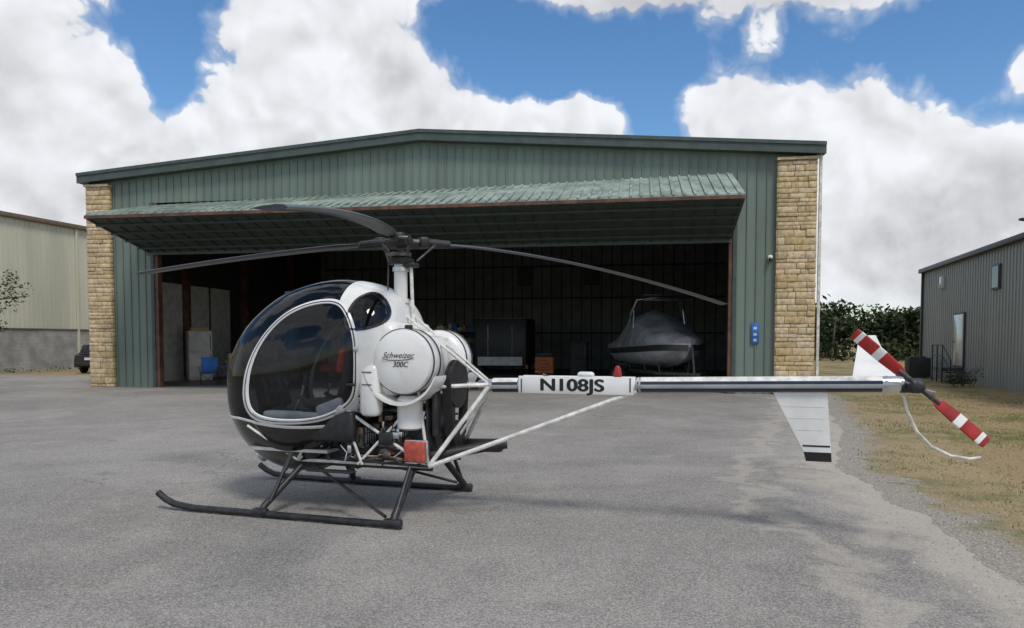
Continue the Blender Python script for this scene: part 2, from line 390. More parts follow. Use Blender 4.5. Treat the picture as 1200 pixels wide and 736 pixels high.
OL,OR_=2.60,23.17; HZ=6.75
b=MB()
def slab(x0,x1,z0,fz0,fz1,mid=None,y0=0,y1=.12,mat=M_green):
    pts=[(x0,z0),(x1,z0),(x1,fz1)]+([mid] if mid else [])+[(x0,fz0)]
    n=len(pts); vs=[(p[0],y0,p[1]) for p in pts]+[(p[0],y1,p[1]) for p in pts]
    fs=[tuple(range(n)),tuple(range(n,2*n))[::-1]]+[(i,n+i,n+(i+1)%n,(i+1)%n) for i in range(n)]
    b.add(vs,fs,mat)
slab(0,OL,0,zr(0),zr(OL)); slab(OR_,W,0,zr(OR_),zr(W)); slab(OL,OR_,HZ,zr(OL),zr(OR_),(W/2,ZP))
b.box((.06,DP/2+.12,ZE/2),(.12,DP-.24,ZE),M_green); b.box((W-.06,DP/2+.12,ZE/2),(.12,DP-.24,ZE),M_green)
slab(0,W,0,ZE,ZE,(W/2,ZP),DP,DP+.12)
b.build('siding',hang)
b=MB()
x=.15
while x<W:
    z0=0.0 if (x<OL or x>OR_) else HZ
    b.box((x,-.018,(z0+zr(x)-.3)/2),(.045,.034,zr(x)-.3-z0),M_greenrib)
    x+=.30
for y in np.arange(.3,DP,.3):
    b.box((W+.018,y,ZE/2),(.034,.045,ZE),M_greenrib); b.box((-.018,y,ZE/2),(.034,.045,ZE),M_greenrib)
b.build('siding_ribs',hang)
b=MB()
ov=.2
for sgn in (0,1):
    xa,xb=(-ov,W/2) if sgn==0 else (W/2,W+ov)
    za,zb=(ZE-.03,ZP) if sgn==0 else (ZP,ZE-.03)
    vs=[(xa,-.3,za+.02),(xb,-.3,zb+.02),(xb,DP+.4,zb+.02),(xa,DP+.4,za+.02),(xa,-.3,za+.12),(xb,-.3,zb+.12),(xb,DP+.4,zb+.12),(xa,DP+.4,za+.12)]
    b.add(vs,[(0,3,2,1),(4,5,6,7),(0,1,5,4),(1,2,6,5),(2,3,7,6),(3,0,4,7)],M_roof)
b.build('roof',hang)
b=MB()
for sgn in (0,1):
    xa,xb=(-ov,W/2) if sgn==0 else (W/2,W+ov)
    za,zb=(ZE-.03,ZP) if sgn==0 else (ZP,ZE-.03)
    for (y0,y1,h0,h1) in ((-.36,-.303,-.20,.17),(-.40,-.363,.05,.16)):
        vs=[(xa,y0,za+h0),(xb,y0,zb+h0),(xb,y1,zb+h0),(xa,y1,za+h0),(xa,y0,za+h1),(xb,y0,zb+h1),(xb,y1,zb+h1),(xa,y1,za+h1)]
        b.add(vs,[(0,3,2,1),(4,5,6,7),(0,1,5,4),(1,2,6,5),(2,3,7,6),(3,0,4,7)],M_trim)
    vs=[(xa,-.303,za-.19),(xb,-.303,zb-.19),(xb,-.003,zb-.19),(xa,-.003,za-.19)]
    b.add(vs,[(0,3,2,1)],M_trim)
b.box((W+.10,-.1,ZE/2),(.08,.1,ZE-.2),M_guard)
b.box((OL,-.05,HZ/2),(.12,.10,HZ),M_trim); b.box((OR_,-.05,HZ/2),(.12,.10,HZ),M_trim)
b.box((OR_-.12,.06,HZ/2),(.12,.24,HZ),M_brown); b.box((OL+.13,.06,HZ/2),(.14,.24,HZ),M_brown)
b.build('trim',hang)
STM=[pmat('limestone_%d'%i,c,.9,var=.18,scale=9,bump=.5,bscale=22) for i,c in enumerate([(.56,.43,.25),(.64,.50,.31),(.49,.37,.22),(.60,.48,.32),(.53,.39,.20)])]
M_mortar=pmat('mortar',(.36,.30,.22),.95)
def pilaster(x0,x1,ztop):
    b=MB(); b.box(((x0+x1)/2,-.08,ztop/2),(x1-x0-.03,.16,ztop),M_mortar)
    z=0.01
    while z<ztop-.05:
        h=min(random.choice([.12,.16,.20,.24]),ztop-z); x=x0
        while x<x1-.01:
            wd=random.uniform(.22,.65)
            if x1-(x+wd)<.16: wd=x1-x
            dd=random.uniform(.02,.06)
            b.box((x+wd/2,-.16-dd/2+.01,z+h/2),(wd-.012,dd+.02,h-.012),random.choice(STM),bev=.014)
            x+=wd
        for xe in (x0,x1): b.box((xe,-.095,z+h/2),(.04+random.uniform(0,.02),.16,h-.012),random.choice(STM),bev=.012)
        z+=h
    b.box(((x0+x1)/2,-.13,ztop+.04),(x1-x0+.08,.26,.08),STM[3])
    return b.build('stone_pilaster',hang)
pilaster(.03,.95,zr(0)-.35); pilaster(W-1.18,W-.03,zr(W)-.35)
b=MB()
zl,zrr=6.62,7.05; OUT=3.15; zo=5.72; zi=4.95
xa,xb=OL-.2,OR_-.12
def prism(p):
    vs=[(xa,y,z) for (y,z) in p[0]]+[(xb,y,z) for (y,z) in p[1]]
    n=len(p[0]); return vs,[tuple(range(n))[::-1],tuple(range(n,2*n))]+[(i,(i+1)%n,n+(i+1)%n,n+i) for i in range(n)]
def slabp(yA,zAl,zAr,yB,zB,t,mat):
    vs,fs=prism([[(yA,zAl),(yB,zB),(yB,zB-t),(yA,zAl-t)],[(yA,zAr),(yB,zB),(yB,zB-t),(yA,zAr-t)]]); b.add(vs,fs,mat)
slabp(-.05,zl,zrr,-OUT,zo+.1,.05,M_doorskin)
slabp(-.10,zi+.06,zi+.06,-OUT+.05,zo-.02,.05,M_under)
x=xa+.1
while x<xb:
    t=(x-xa)/(xb-xa); z0=zl+(zrr-zl)*t
    y0,y1=-.06,-OUT-.02
    vs=[(x-.035,y0,z0+.002),(x+.035,y0,z0+.002),(x+.035,y1,zo+.102),(x-.035,y1,zo+.102)]
    vs+=[(v[0],v[1],v[2]+.035) for v in vs]
    b.add(vs,[(0,3,2,1),(4,5,6,7),(0,1,5,4),(1,2,6,5),(2,3,7,6),(3,0,4,7)],M_doorskin); x+=.30
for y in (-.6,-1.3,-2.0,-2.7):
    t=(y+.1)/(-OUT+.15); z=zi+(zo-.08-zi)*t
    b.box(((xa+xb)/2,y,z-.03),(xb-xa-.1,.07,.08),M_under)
x=xa+.15
while x<xb:
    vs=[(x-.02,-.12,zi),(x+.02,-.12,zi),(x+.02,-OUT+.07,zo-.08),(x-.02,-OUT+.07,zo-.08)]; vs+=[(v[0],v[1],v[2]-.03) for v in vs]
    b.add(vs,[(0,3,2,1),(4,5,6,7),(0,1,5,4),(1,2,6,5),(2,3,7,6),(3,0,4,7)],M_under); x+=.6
b.box(((xa+xb)/2,-OUT-.03,zo),(xb-xa,.05,.10),M_brown)
b.box(((xa+xb)/2,-.09,zi-.03),(xb-xa,.1,.14),M_trim)
for x in np.linspace(xa+2,xb-2,6): b.tube([(x,-.15,zi+.05),(x,-.1,HZ)],.02,M_brown,6)
b.build('bifold_door',hang)
b=MB()
b.box((W/2,DP/2+.1,.006),(W-.25,DP-.1,.012),M_conc)
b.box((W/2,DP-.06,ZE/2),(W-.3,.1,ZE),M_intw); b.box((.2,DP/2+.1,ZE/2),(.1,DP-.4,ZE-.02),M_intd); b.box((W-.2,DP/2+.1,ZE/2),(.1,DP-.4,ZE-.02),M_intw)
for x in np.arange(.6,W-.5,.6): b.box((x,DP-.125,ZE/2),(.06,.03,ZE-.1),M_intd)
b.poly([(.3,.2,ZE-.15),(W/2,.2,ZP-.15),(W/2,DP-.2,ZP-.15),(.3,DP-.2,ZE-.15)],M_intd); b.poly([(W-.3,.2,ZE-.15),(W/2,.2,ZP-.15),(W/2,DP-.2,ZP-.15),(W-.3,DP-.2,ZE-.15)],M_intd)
for y in (5.2,10.2,15.2):
    for x in (.45,W-.45): b.box((x,y,ZE/2),(.35,.2,ZE-.3),M_brown)
    for s in (0,1):
        xs=(.4,W/2) if s==0 else (W/2,W-.4); zs=(ZE-.5,ZP-.5) if s==0 else (ZP-.5,ZE-.5)
        vs=[(xs[0],y-.1,zs[0]-.3),(xs[1],y-.1,zs[1]-.3),(xs[1],y+.1,zs[1]-.3),(xs[0],y+.1,zs[0]-.3)]; vs+=[(v[0],v[1],v[2]+.6) for v in vs]
        b.add(vs,[(0,3,2,1),(4,5,6,7),(0,1,5,4),(1,2,6,5),(2,3,7,6),(3,0,4,7)],M_brown)
for z in (2.2,4.3,6.2): b.box((W/2,DP-.2,z),(W-1,.08,.1),M_intd)
b.box((.30,6,2.1),(.06,6.2,4.2),M_intwh)
for (x,z) in ((13.4,5.6),(17.4,5.6)): b.box((x,DP-.19,z),(.95,.06,1.1),M_blackm)
for y in (3.5,5.3,7.2,9.0): b.box((.35,y,2.1),(.05,.07,4.2),M_intd)
b.build('interior_shell',hang)
M_blue=pmat('blue_sign',(.02,.13,.45),.5)
b=MB(); b.box((23.83,-.05,1.95),(.24,.02,.68),M_blue,bev=.008)
for z in (2.12,1.92,1.74): b.box((23.83,-.064,z),(.1,.006,.08),M_intwh)
b.build('blue_wall_sign',None,HL,HA)
b=MB(); b.box((24.25,-.08,4.35),(.14,.14,.16),M_white,bev=.03); b.lathe([(0,.06),(.06,.06),(.1,.03),(.11,0)],(24.25,-.14,4.3),(0,-1,-.4),M_black,12)
b.build('security_camera',None,HL,HA)

# ------------------------------------------------------------ things in the hangar
def put(name,fn,lx,ly,rot=0,z=.012,scl=1):
    b=MB(); fn(b); o=b.build(name,None,hw(lx,ly,z),HA+R(rot)); o.scale=(scl,)*3; return o
M_cover=pmat('grey_boat_cover',(.30,.31,.32),.7,var=.25,scale=2,bump=.4,bscale=6)
M_hull=pmat('boat_hull_grey',(.55,.56,.57),.25,var=.1,coat=.5)
M_hull2=pmat('boat_hull_dark',(.04,.04,.045),.3,coat=.5)
def boat(b):
    st=[(-2.9,.05,1.55,1.35),(-2.6,.45,1.56,1.05),(-2.0,.85,1.55,.8),(-1.0,1.12,1.50,.66),(.5,1.2,1.45,.6),(2.6,1.15,1.4,.6)]
    rings=[];r2=[];r3=[]
    for (y,w_,zg,zk) in st:
        rings.append([(-w_,y,zg),(-w_*.93,y,zg-.3),(-w_*.75,y,zk+.25*(1 if w_>.2 else .3)),(0,y,zk),(w_*.75,y,zk+.25*(1 if w_>.2 else .3)),(w_*.93,y,zg-.3),(w_,y,zg)])
        pk=zg+.12+1.15*math.exp(-((y-.4)/1.6)**2)
        r2.append([(-w_*1.02,y,zg-.06),(-w_*1.01,y,zg+.05),(-w_*.72,y,zg+.75*(pk-zg)),(0,y,pk),(w_*.72,y,zg+.75*(pk-zg)),(w_*1.01,y,zg+.05),(w_*1.02,y,zg-.06)])
        r3.append([(-w_*1.012,y,zg-.1),(-w_*.945-.01,y,zg-.3)])
    b.loft(rings,M_hull,smooth=True,closed=False); b.loft(r2,M_cover,closed=False)
    for s in (-1,1):
        b.loft([[(s*abs(a[0]),a[1]-.01,a[2]) for a in r] for r in r3],M_hull2,cap=False,closed=False)
        b.tube([(s*1.0,.8,1.6),(s*.95,.3,2.6),(s*.8,.1,3.05),(0,.05,3.15)],.035,M_alu,8)
        b.tube([(s*1.0,-.1,1.6),(s*.92,.1,2.7)],.03,M_alu,8)
        b.tube([(s*.85,-2.2,.5),(s*.9,2.6,.5)],.05,M_steel,8)
        for y in (.9,1.7): b.lathe([(-.1,.0),(-.1,.2),(-.07,.32),(.07,.32),(.1,.2),(.1,0)],(s*1.15,y,.33),(1,0,0),M_rubber,20); b.lathe([(.11,0),(.11,.18),(.09,.2)],(s*1.15,y,.33),(s,0,0),M_alu,16)
        b.box((s*1.15,1.3,.72),(.3,1.6,.05),M_hull2,bev=.02)
        b.tube([(s*.85,-2.2,.5),(0,-3.6,.5)],.05,M_steel,8)
        for y in (-1.5,0,1.8): b.tube([(s*.5,y,.5),(s*.55,y,.85)],.03,M_steel,6)
    for y in (-2.2,-.5,1.3,2.5): b.tube([(-.9,y,.5),(.9,y,.5)],.04,M_steel,8)
    b.tube([(0,-3.3,.5),(0,-3.1,1.4)],.04,M_steel,8); b.tube([(0,-3.6,.5),(0,-3.6,.1)],.03,M_steel,8)
    b.tube([(-.9,-.9,3.0),(.9,-.9,3.0)],.03,M_alu,8); b.box((0,.1,3.18),(1.7,1.6,.05),M_hull2,bev=.02)
put('boat_on_trailer',boat,20.95,4.6,18,scl=1.08)
def trailer(b):
    b.box((0,1.5,1.62),(2.6,3.2,2.3),M_blackm,bev=.06); b.box((0,-.13,1.62),(2.4,.04,2.1),M_blackm,bev=.01)
    b.box((0,-.17,.72),(2.2,.03,.42),M_intwh)
    for s in (-1,1):
        b.box((s*1.32,-.1,.45),(.12,.1,.2),M_red); b.tube([(s*.6,-.17,.95),(s*.6,-.17,2.5)],.02,M_alu,6)
        b.lathe([(-.1,0),(-.1,.25),(-.08,.33),(.08,.33),(.1,.25),(.1,0)],(s*1.15,1.5,.34),(1,0,0),M_rubber,20)
    b.box((0,1.5,2.8),(2.62,3.22,.06),M_steel,bev=.02)
put('enclosed_trailer',trailer,13.5,11.0)
M_chair=pmat('blue_canvas',(.03,.14,.42),.8,var=.2)
def chair(b):
    for s in (-1,1):
        b.tube([(s*.26,-.24,0),(s*.26,.24,.45)],.012,M_steel,6); b.tube([(s*.26,.24,0),(s*.26,-.24,.62)],.012,M_steel,6)
        b.tube([(s*.26,.22,.40),(s*.26,.32,.95)],.012,M_steel,6); b.box((s*.28,0,.63),(.06,.5,.02),M_chair,bev=.008)
    b.tube([(-.26,-.24,.02),(.26,-.24,.43)],.01,M_steel,6); b.tube([(.26,-.24,.02),(-.26,-.24,.43)],.01,M_steel,6)
    b.box((0,0,.43),(.5,.46,.025),M_chair,rot=(8,0,0),bev=.01); b.box((0,.28,.72),(.52,.02,.48),M_chair,rot=(-10,0,0),bev=.008)
put('folding_chair',chair,3.85,1.4,25,scl=1.12); put('folding_chair',chair,4.55,1.7,-35,scl=1.12)
M_wood=pmat('wood_bench',(.28,.19,.10),.7,var=.3,scale=6)
M_or=pmat('orange_plastic',(.60,.16,.03),.5); M_gr=pmat('green_plastic',(.05,.2,.08),.5); M_card=pmat('cardboard',(.42,.30,.17),.9)
def bench(b):
    b.box((0,0,.9),(2.2,.7,.06),M_wood,bev=.01)
    for x in (-1,1):
        for y in (-.3,.3): b.box((x,y,.435),(.08,.08,.87),M_wood)
    b.box((0,0,.3),(2.0,.6,.03),M_wood)
    for i,(x,w_,h,mm) in enumerate([(-.9,.3,.28,M_card),(-.5,.25,.2,M_or),(-.15,.3,.35,M_blue),(.25,.22,.25,M_gr),(.6,.35,.3,M_card),(.95,.2,.4,M_intwh)]): b.box((x,.0,.935+h/2),(w_,.35,h),mm,rot=(0,0,i*17%23-10),bev=.02)
    for i,(x,w_,h,mm) in enumerate([(-.7,.4,.3,M_gr),(-.1,.5,.35,M_card),(.6,.5,.28,M_or)]): b.box((x,.0,.32+h/2),(w_,.4,h),mm,bev=.02)
put('workbench',bench,5.0,2.8,0)
def fridge(b):
    b.box((0,0,.9),(.8,.7,1.76),M_intwh,bev=.04); b.box((0,-.365,1.38),(.78,.05,.7),M_intwh,bev=.02); b.box((0,-.365,.55),(.78,.05,.9),M_intwh,bev=.02)
    b.tube([(.32,-.42,.6),(.32,-.42,.95)],.015,M_steel,6); b.tube([(.32,-.42,1.1),(.32,-.42,1.6)],.015,M_steel,6); b.box((0,.0,1.84),(.6,.5,.12),M_card,bev=.02)
put('refrigerator',fridge,1.55,4.4,40,scl=1.2)
def locker(b):
    b.box((0,0,1.25),(1.5,.6,2.46),M_intwh,bev=.02)
    for x in (-.5,0,.5): b.box((x,-.31,1.25),(.46,.03,2.3),M_intwh,bev=.01); b.box((x+.17,-.33,1.3),(.03,.03,.12),M_steel)
    b.box((-.3,0,2.65),(.6,.5,.35),M_card,bev=.02)
put('storage_cabinet',locker,4.7,5.6,10)
def tool(b):
    b.box((0,0,.55),(.9,.5,.8),M_or,bev=.02)
    for z in (.25,.42,.59,.76): b.box((0,-.26,z),(.84,.03,.14),M_or,bev=.008); b.tube([(-.3,-.29,z+.03),(.3,-.29,z+.03)],.01,M_alu,6)
    for x in (-.35,.35): b.lathe([(-.02,0),(-.02,.07),(.02,.07),(.02,0)],(x,-.15,.07),(1,0,0),M_rubber,12)
    b.box((0,0,1.05),(.8,.45,.2),M_blackm,bev=.02)
put('tool_chest',tool,15.75,10.5,0)
def bfr(b):
    b.box((0,0,.85),(.8,.7,1.66),M_blackm,bev=.03); b.box((0,-.36,1.2),(.76,.04,.8),M_intd,bev=.015); b.box((0,-.36,.42),(.76,.04,.7),M_intd,bev=.015); b.tube([(.3,-.41,.9),(.3,-.41,1.5)],.012,M_alu,6)
put('black_refrigerator',bfr,17.4,10.5)
def shelf(b):
    for x in (-1.2,1.2):
        for y in (-.25,.25): b.box((x,y,1.2),(.05,.05,2.4),M_steel)
    for z in (.3,.95,1.6,2.25):
        b.box((0,0,z),(2.5,.55,.04),M_wood)
        x=-1.1
        while x<1.0:
            w_=random.uniform(.2,.45); h=random.uniform(.15,.45); b.box((x+w_/2,0,z+.022+h/2),(w_-.03,.4,h),random.choice([M_card,M_blackm,M_gr,M_intwh,M_blue,M_or]),bev=.015); x+=w_
put('storage_shelf',shelf,7.4,10.0); put('storage_shelf',shelf,10.3,15.5)
def compressor(b):
    b.lathe([(-.7,0),(-.68,.15),(-.6,.25),(.6,.25),(.68,.15),(.7,0)],(0,0,.45),(1,0,0),M_red,20); b.box((0,0,.85),(.5,.35,.3),M_steel,bev=.03); b.lathe([(-.03,0),(-.03,.18),(.03,.18),(.03,0)],(.1,-.22,.9),(0,1,0),M_steel,16)
    for x in (-.5,.5):
        for y in (-.2,.2): b.tube([(x,y,.3),(x,y*1.3,0)],.02,M_steel,6)
put('air_compressor',compressor,6.8,6.5,20)

# ------------------------------------------------------------ neighbouring buildings
M_cream=pmat('cream_metal_siding',(.54,.52,.41),.5,var=.08,scale=.6,streak=True)
M_block=pmat('concrete_block',(.33,.32,.295),.9,var=.18,scale=1.2,bump=.4)
M_browntrim=pmat('brown_trim',(.16,.11,.07),.5)
lb=empty('cream_metal_building',(-31.7,27,0),R(74.8))
b=MB(); Ln=34; Hh=8.7; Dd=20
b.box((Ln/2,Dd/2,1.2),(Ln,Dd,2.4),M_block); b.box((Ln/2,Dd/2,2.4+(Hh-2.4)/2),(Ln-.1,Dd-.1,Hh-2.4),M_cream)
b.box((Ln/2,.0,2.42),(Ln,.12,.05),M_browntrim)
for x in np.arange(.2,Ln,.30): b.box((x,.035,(2.46+Hh-.02)/2),(.05,.035,Hh-2.5),M_cream)
b.build('walls',lb)
b=MB()
for z in np.arange(.2,2.4,.2): b.box((Ln/2,-.002,z),(Ln,.006,.012),M_mortar)
for x in (6,13,19.2,26): b.box((x,-.04,Hh/2),(.12,.1,Hh),M_cream)
b.box((Ln/2,-.08,Hh-.02),(Ln+.3,.22,.24),M_browntrim,bev=.02)
b.build('gutter_and_downspouts',lb)
b=MB(); b.add([(-.2,-.2,Hh+.1),(Ln+.2,-.2,Hh+.1),(Ln+.2,Dd/2,Hh+1.7),(-.2,Dd/2,Hh+1.7),(Ln+.2,Dd+.2,Hh+.1),(-.2,Dd+.2,Hh+.1)],[(0,1,2,3),(3,2,4,5),(0,3,5),(1,4,2)],M_roof); b.build('roof',lb)

M_gsid=pmat('grey_metal_siding',(.33,.33,.315),.5,var=.08,scale=.6,streak=True)
M_gtrim=pmat('charcoal_trim',(.05,.05,.055),.5)
RA=math.atan2(-.963,-.268)
rb=empty('grey_metal_building',(20.4,36.8,0),RA)
b=MB(); Ln=22; Hh=5.15; Dd=14
b.box((Ln/2,Dd/2,Hh/2),(Ln,Dd,Hh),M_gsid)
for x in np.arange(.15,Ln,.3): b.box((x,-.012,Hh/2),(.04,.022,Hh),M_gsid)
for y in np.arange(.15,Dd,.3): b.box((-.018,y,Hh/2),(.034,.05,Hh),M_gsid)
b.build('walls',rb)
b=MB(); b.box((Ln/2,-.12,Hh+.02),(Ln+.4,.2,.2),M_gtrim,bev=.02); b.box((.0,-.05,Hh/2),(.14,.12,Hh),M_gtrim)
b.add([(-.2,-.2,Hh+.1),(Ln+.2,-.2,Hh+.1),(Ln+.2,Dd/2,Hh+1.3),(-.2,Dd/2,Hh+1.3),(Ln+.2,Dd+.2,Hh+.1),(-.2,Dd+.2,Hh+.1)],[(0,1,2,3),(3,2,4,5),(0,3,5),(1,4,2)],M_roof)
b.build('roof_and_gutter',rb)
b=MB()
b.box((6.0,-.03,1.75),(1.35,.1,2.3),M_gtrim); b.box((6.0,-.09,1.75),(1.2,.05,2.14),M_white,bev=.01); b.box((5.55,-.13,1.7),(.06,.05,.06),M_steel)
b.box((10.1,-.04,4.05),(.75,.08,.9),M_gtrim); b.box((10.1,-.085,4.05),(.62,.02,.77),M_winglass)
b.box((3.4,-.08,4.35),(.3,.16,.55),M_white,bev=.03); b.box((3.4,-.17,4.2),(.22,.04,.15),M_intwh)
b.build('door_and_window',rb)
b=MB()
b.box((6.0,-.45,.54),(1.4,.8,.14),M_gtrim)
for i in range(1,4): b.box((6.7+.28*i,-.45,.60-.15*i-.02),(.28,.8,.05),M_gtrim)
for (x0,z0,x1,z1) in ((5.3,1.55,6.75,1.55),(6.75,1.55,7.9,.95),(5.3,1.1,6.75,1.1),(6.75,1.1,7.9,.5)): b.tube([(x0,-.86,z0),(x1,-.86,z1)],.025,M_blackm,6)
for (x,z0,z1) in ((5.3,0,1.55),(6.0,0,1.55),(6.75,0,1.55),(7.9,0,.95)): b.tube([(x,-.86,z0),(x,-.86,z1)],.025,M_blackm,6)
b.build('entry_stairs',rb)
b=MB(); b.box((0,0,.5),(.9,.9,.9),M_intd,bev=.05)
for z in np.arange(.12,.9,.08): b.box((0,-.455,z),(.8,.02,.02),M_steel); b.box((-.455,0,z),(.02,.8,.02),M_steel)
b.lathe([(0,.36),(.05,.36),(.06,.3),(.06,0)],(0,0,.95),(0,0,1),M_blackm,20)
def rw(lx,ly,z=0): return (20.4+math.cos(RA)*lx-math.sin(RA)*ly,36.8+math.sin(RA)*lx+math.cos(RA)*ly,z)
b.build('air_conditioner_unit',None,rw(2.6,-.8,0),R(-105))
b=MB(); b.tube([(0,0,0),(0,0,8.6)],[.09,.06],M_blackm,10); b.tube([(0,0,8.5),(-.5,0,8.65)],.035,M_blackm,8); b.box((-.75,0,8.62),(.6,.34,.14),M_blackm,rot=(0,8,0),bev=.04); b.box((0,0,.06),(.4,.4,.12),M_block,bev=.02)
b.build('area_light_pole',None,(30.0,42.5,0))

# ------------------------------------------------------------ foliage
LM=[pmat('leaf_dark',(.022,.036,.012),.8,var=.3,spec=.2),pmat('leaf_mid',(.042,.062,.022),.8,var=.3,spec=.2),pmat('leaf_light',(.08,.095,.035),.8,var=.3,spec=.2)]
M_bark=pmat('bark',(.12,.10,.075),.9,var=.3)
def leaves(b,c,rad,n,size,light=.3):
    c=np.array(c); rad=np.array(rad)
    for i in range(n):
        d_=rng.normal(size=3); d_/=np.linalg.norm(d_); r=rng.random()**.45
        p=c+d_*r*rad; nn=rng.normal(size=3); nn[2]=abs(nn[2])+.3; nn/=np.linalg.norm(nn)
        t=np.cross(nn,rng.normal(size=3)); t/=np.linalg.norm(t); bt=np.cross(nn,t); s=size*rng.uniform(.5,1.2)
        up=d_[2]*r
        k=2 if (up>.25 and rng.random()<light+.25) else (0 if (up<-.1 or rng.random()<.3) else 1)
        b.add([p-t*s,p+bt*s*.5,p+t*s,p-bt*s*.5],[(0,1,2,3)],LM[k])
b=MB()
for i in range(110):
    x=rng.uniform(24,80) if i<78 else rng.uniform(-75,-18); y=rng.uniform(66,88)
    if i<40: x=rng.uniform(25,46)
    h=rng.uniform(4.2,7.0); r=rng.uniform(1.8,3.2)
    b.tube([(x,y,0),(x+rng.uniform(-.4,.4),y,h*.6)],[.16,.08],M_bark,5)
    for k in range(6):
        cc_=(x+rng.uniform(-r,r)*.8,y+rng.uniform(-r,r)*.5,h*rng.uniform(.22,.82)); q=r*rng.uniform(.35,.65)
        leaves(b,cc_,(q*1.2,q,q*.75),62,.30,.15)
for i in range(100):
    x=rng.uniform(20,85) if i<70 else rng.uniform(-75,-18); leaves(b,(x,rng.uniform(62,67),.8),(2.2,1.2,1.2),50,.30,.05)
b.build('tree_line')
def tree(name,loc,h,rad,nl,sz):
    b=MB(); x,y,_=loc
    b.tube([(x,y,0),(x+.1,y,h*.25),(x-.05,y+.05,h*.5),(x+.1,y,h*.8)],[.16,.12,.08,.03],M_bark,8)
    for i in range(16):
        a=rng.uniform(0,6.28); z0=h*rng.uniform(.3,.75); L=rad*rng.uniform(.6,1.05)
        e=(x+math.cos(a)*L,y+math.sin(a)*L,z0+L*rng.uniform(.1,.6)); mid=(x+math.cos(a)*L*.5,y+math.sin(a)*L*.5,z0+L*.15)
        b.tube([(x,y,z0),mid,e],[.05,.03,.012],M_bark,5)
        for k in range(6):
            t=rng.uniform(.4,1.05); c_=(x+(e[0]-x)*t+rng.uniform(-.3,.3),y+(e[1]-y)*t+rng.uniform(-.3,.3),z0+(e[2]-z0)*t+rng.uniform(-.3,.3))
            leaves(b,c_,(.34,.34,.24),nl,sz)
    b.build(name)
tree('tree',(-17.1,22.5,0),4.9,2.0,34,.06)
b=MB()
for k in range(7): leaves(b,(rng.uniform(-.5,.5),rng.uniform(-.35,.35),rng.uniform(.2,.5)),(.35,.35,.3),60,.05)
for k in range(5): b.tube([(0,0,0),(rng.uniform(-.4,.4),rng.uniform(-.3,.3),.5)],.015,M_bark,5)
b.build('shrub',None,rw(9.6,-.9,0))
b=MB()
for k in range(40):
    t=rng.uniform(0,26); leaves(b,(-31.2+.263*t+.55,27+.965*t-.1,.12),(.4,.4,.18),16,.06,.6)
b.build('weeds')

# ------------------------------------------------------------ parked car
car=empty('parked_car',(-22.2,41.2,0),R(90))
b=MB()
secs=[(-2.32,.42,.95,.80),(-2.2,.32,1.02,.9),(-1.5,.28,1.02,.92),(0,.26,1.0,.93),(1.2,.28,.98,.92),(2.0,.32,.86,.86),(2.3,.42,.75,.72)]
b.loft([[(x,-w_,z0),(x,-w_*1.02,(z0+z1)/2),(x,-w_*.95,z1),(x,w_*.95,z1),(x,w_*1.02,(z0+z1)/2),(x,w_,z0)] for (x,z0,z1,w_) in secs],M_black)
cab=[(-2.15,.98,.84),(-1.9,1.52,.66),(-.3,1.6,.68),(.5,1.5,.66),(1.2,.97,.82)]
b.loft([[(x,-w_,.96),(x,-w_*.98,min(z1,1.2)),(x,-w_*.85,z1),(x,w_*.85,z1),(x,w_*.98,min(z1,1.2)),(x,w_,.96)] for (x,z1,w_) in cab],M_black)
b.box((-2.04,0,1.27),(.03,1.15,.36),M_winglass,rot=(0,25,0),bev=.01)
for s in (-1,1):
    b.box((-.9,s*.775,1.27),(1.2,.03,.34),M_winglass,rot=(s*-20,0,0),bev=.01); b.box((.4,s*.775,1.24),(.9,.03,.3),M_winglass,rot=(s*-20,0,0),bev=.01)
    b.box((-2.27,s*.72,.85),(.08,.22,.16),M_red,bev=.03)
    for x in (-1.45,1.45): b.lathe([(-.11,0),(-.11,.24),(-.08,.33),(.08,.33),(.11,.24),(.11,0)],(x,s*.82,.33),(0,1,0),M_rubber,24); b.lathe([(.115,0),(.115,.2),(.1,.22)],(x,s*.82,.33),(0,s,0),M_alu,16)
b.box((-2.36,0,.5),(.1,1.6,.22),M_blackm,bev=.04); b.box((-2.37,0,.78),(.02,.5,.13),M_intwh)
b.build('body',car)

# ============================================================ HELICOPTER
H=empty('helicopter',(-1.13,7.55,.008),R(162))
ST=[(2.02,1.20,1.20,0),(2.0,1.36,1.04,.12),(1.94,1.56,.84,.25),(1.81,1.76,.64,.39),(1.60,1.99,.46,.51),(1.3,2.185,.34,.60),(1.0,2.285,.33,.65),(.7,2.33,.44,.665),(.4,2.31,.74,.66),(.15,2.24,.98,.61),(-.03,2.12,1.1,.50),(-.11,1.95,1.3,.36),(-.14,1.6,1.6,0)]
ST=np.array(ST)
def cr(t):
    i=int(min(max(math.floor(t),0),len(ST)-2)); f=t-i
    p0=ST[max(i-1,0)];p1=ST[i];p2=ST[i+1];p3=ST[min(i+2,len(ST)-1)]
    return .5*((2*p1)+(-p0+p2)*f+(2*p0-5*p1+4*p2-p3)*f*f+(-p0+3*p1-3*p2+p3)*f**3)
NT,NA=280,240
TT=np.linspace(0,len(ST)-1,NT); SEC=np.array([cr(t) for t in TT]); SEC[:,3]=np.maximum(SEC[:,3],0)
EXn=2.35
def S(x,z):
    xs=SEC[::-1,0]; zt=np.interp(x,xs,SEC[::-1,1]); zb=np.interp(x,xs,SEC[::-1,2]); w_=np.interp(x,xs,SEC[::-1,3])
    zc=(zt+zb)/2; h=max((zt-zb)/2,1e-3); q=min(abs((z-zc)/h),1.0); return w_*(1-q**EXn)**(1/EXn)
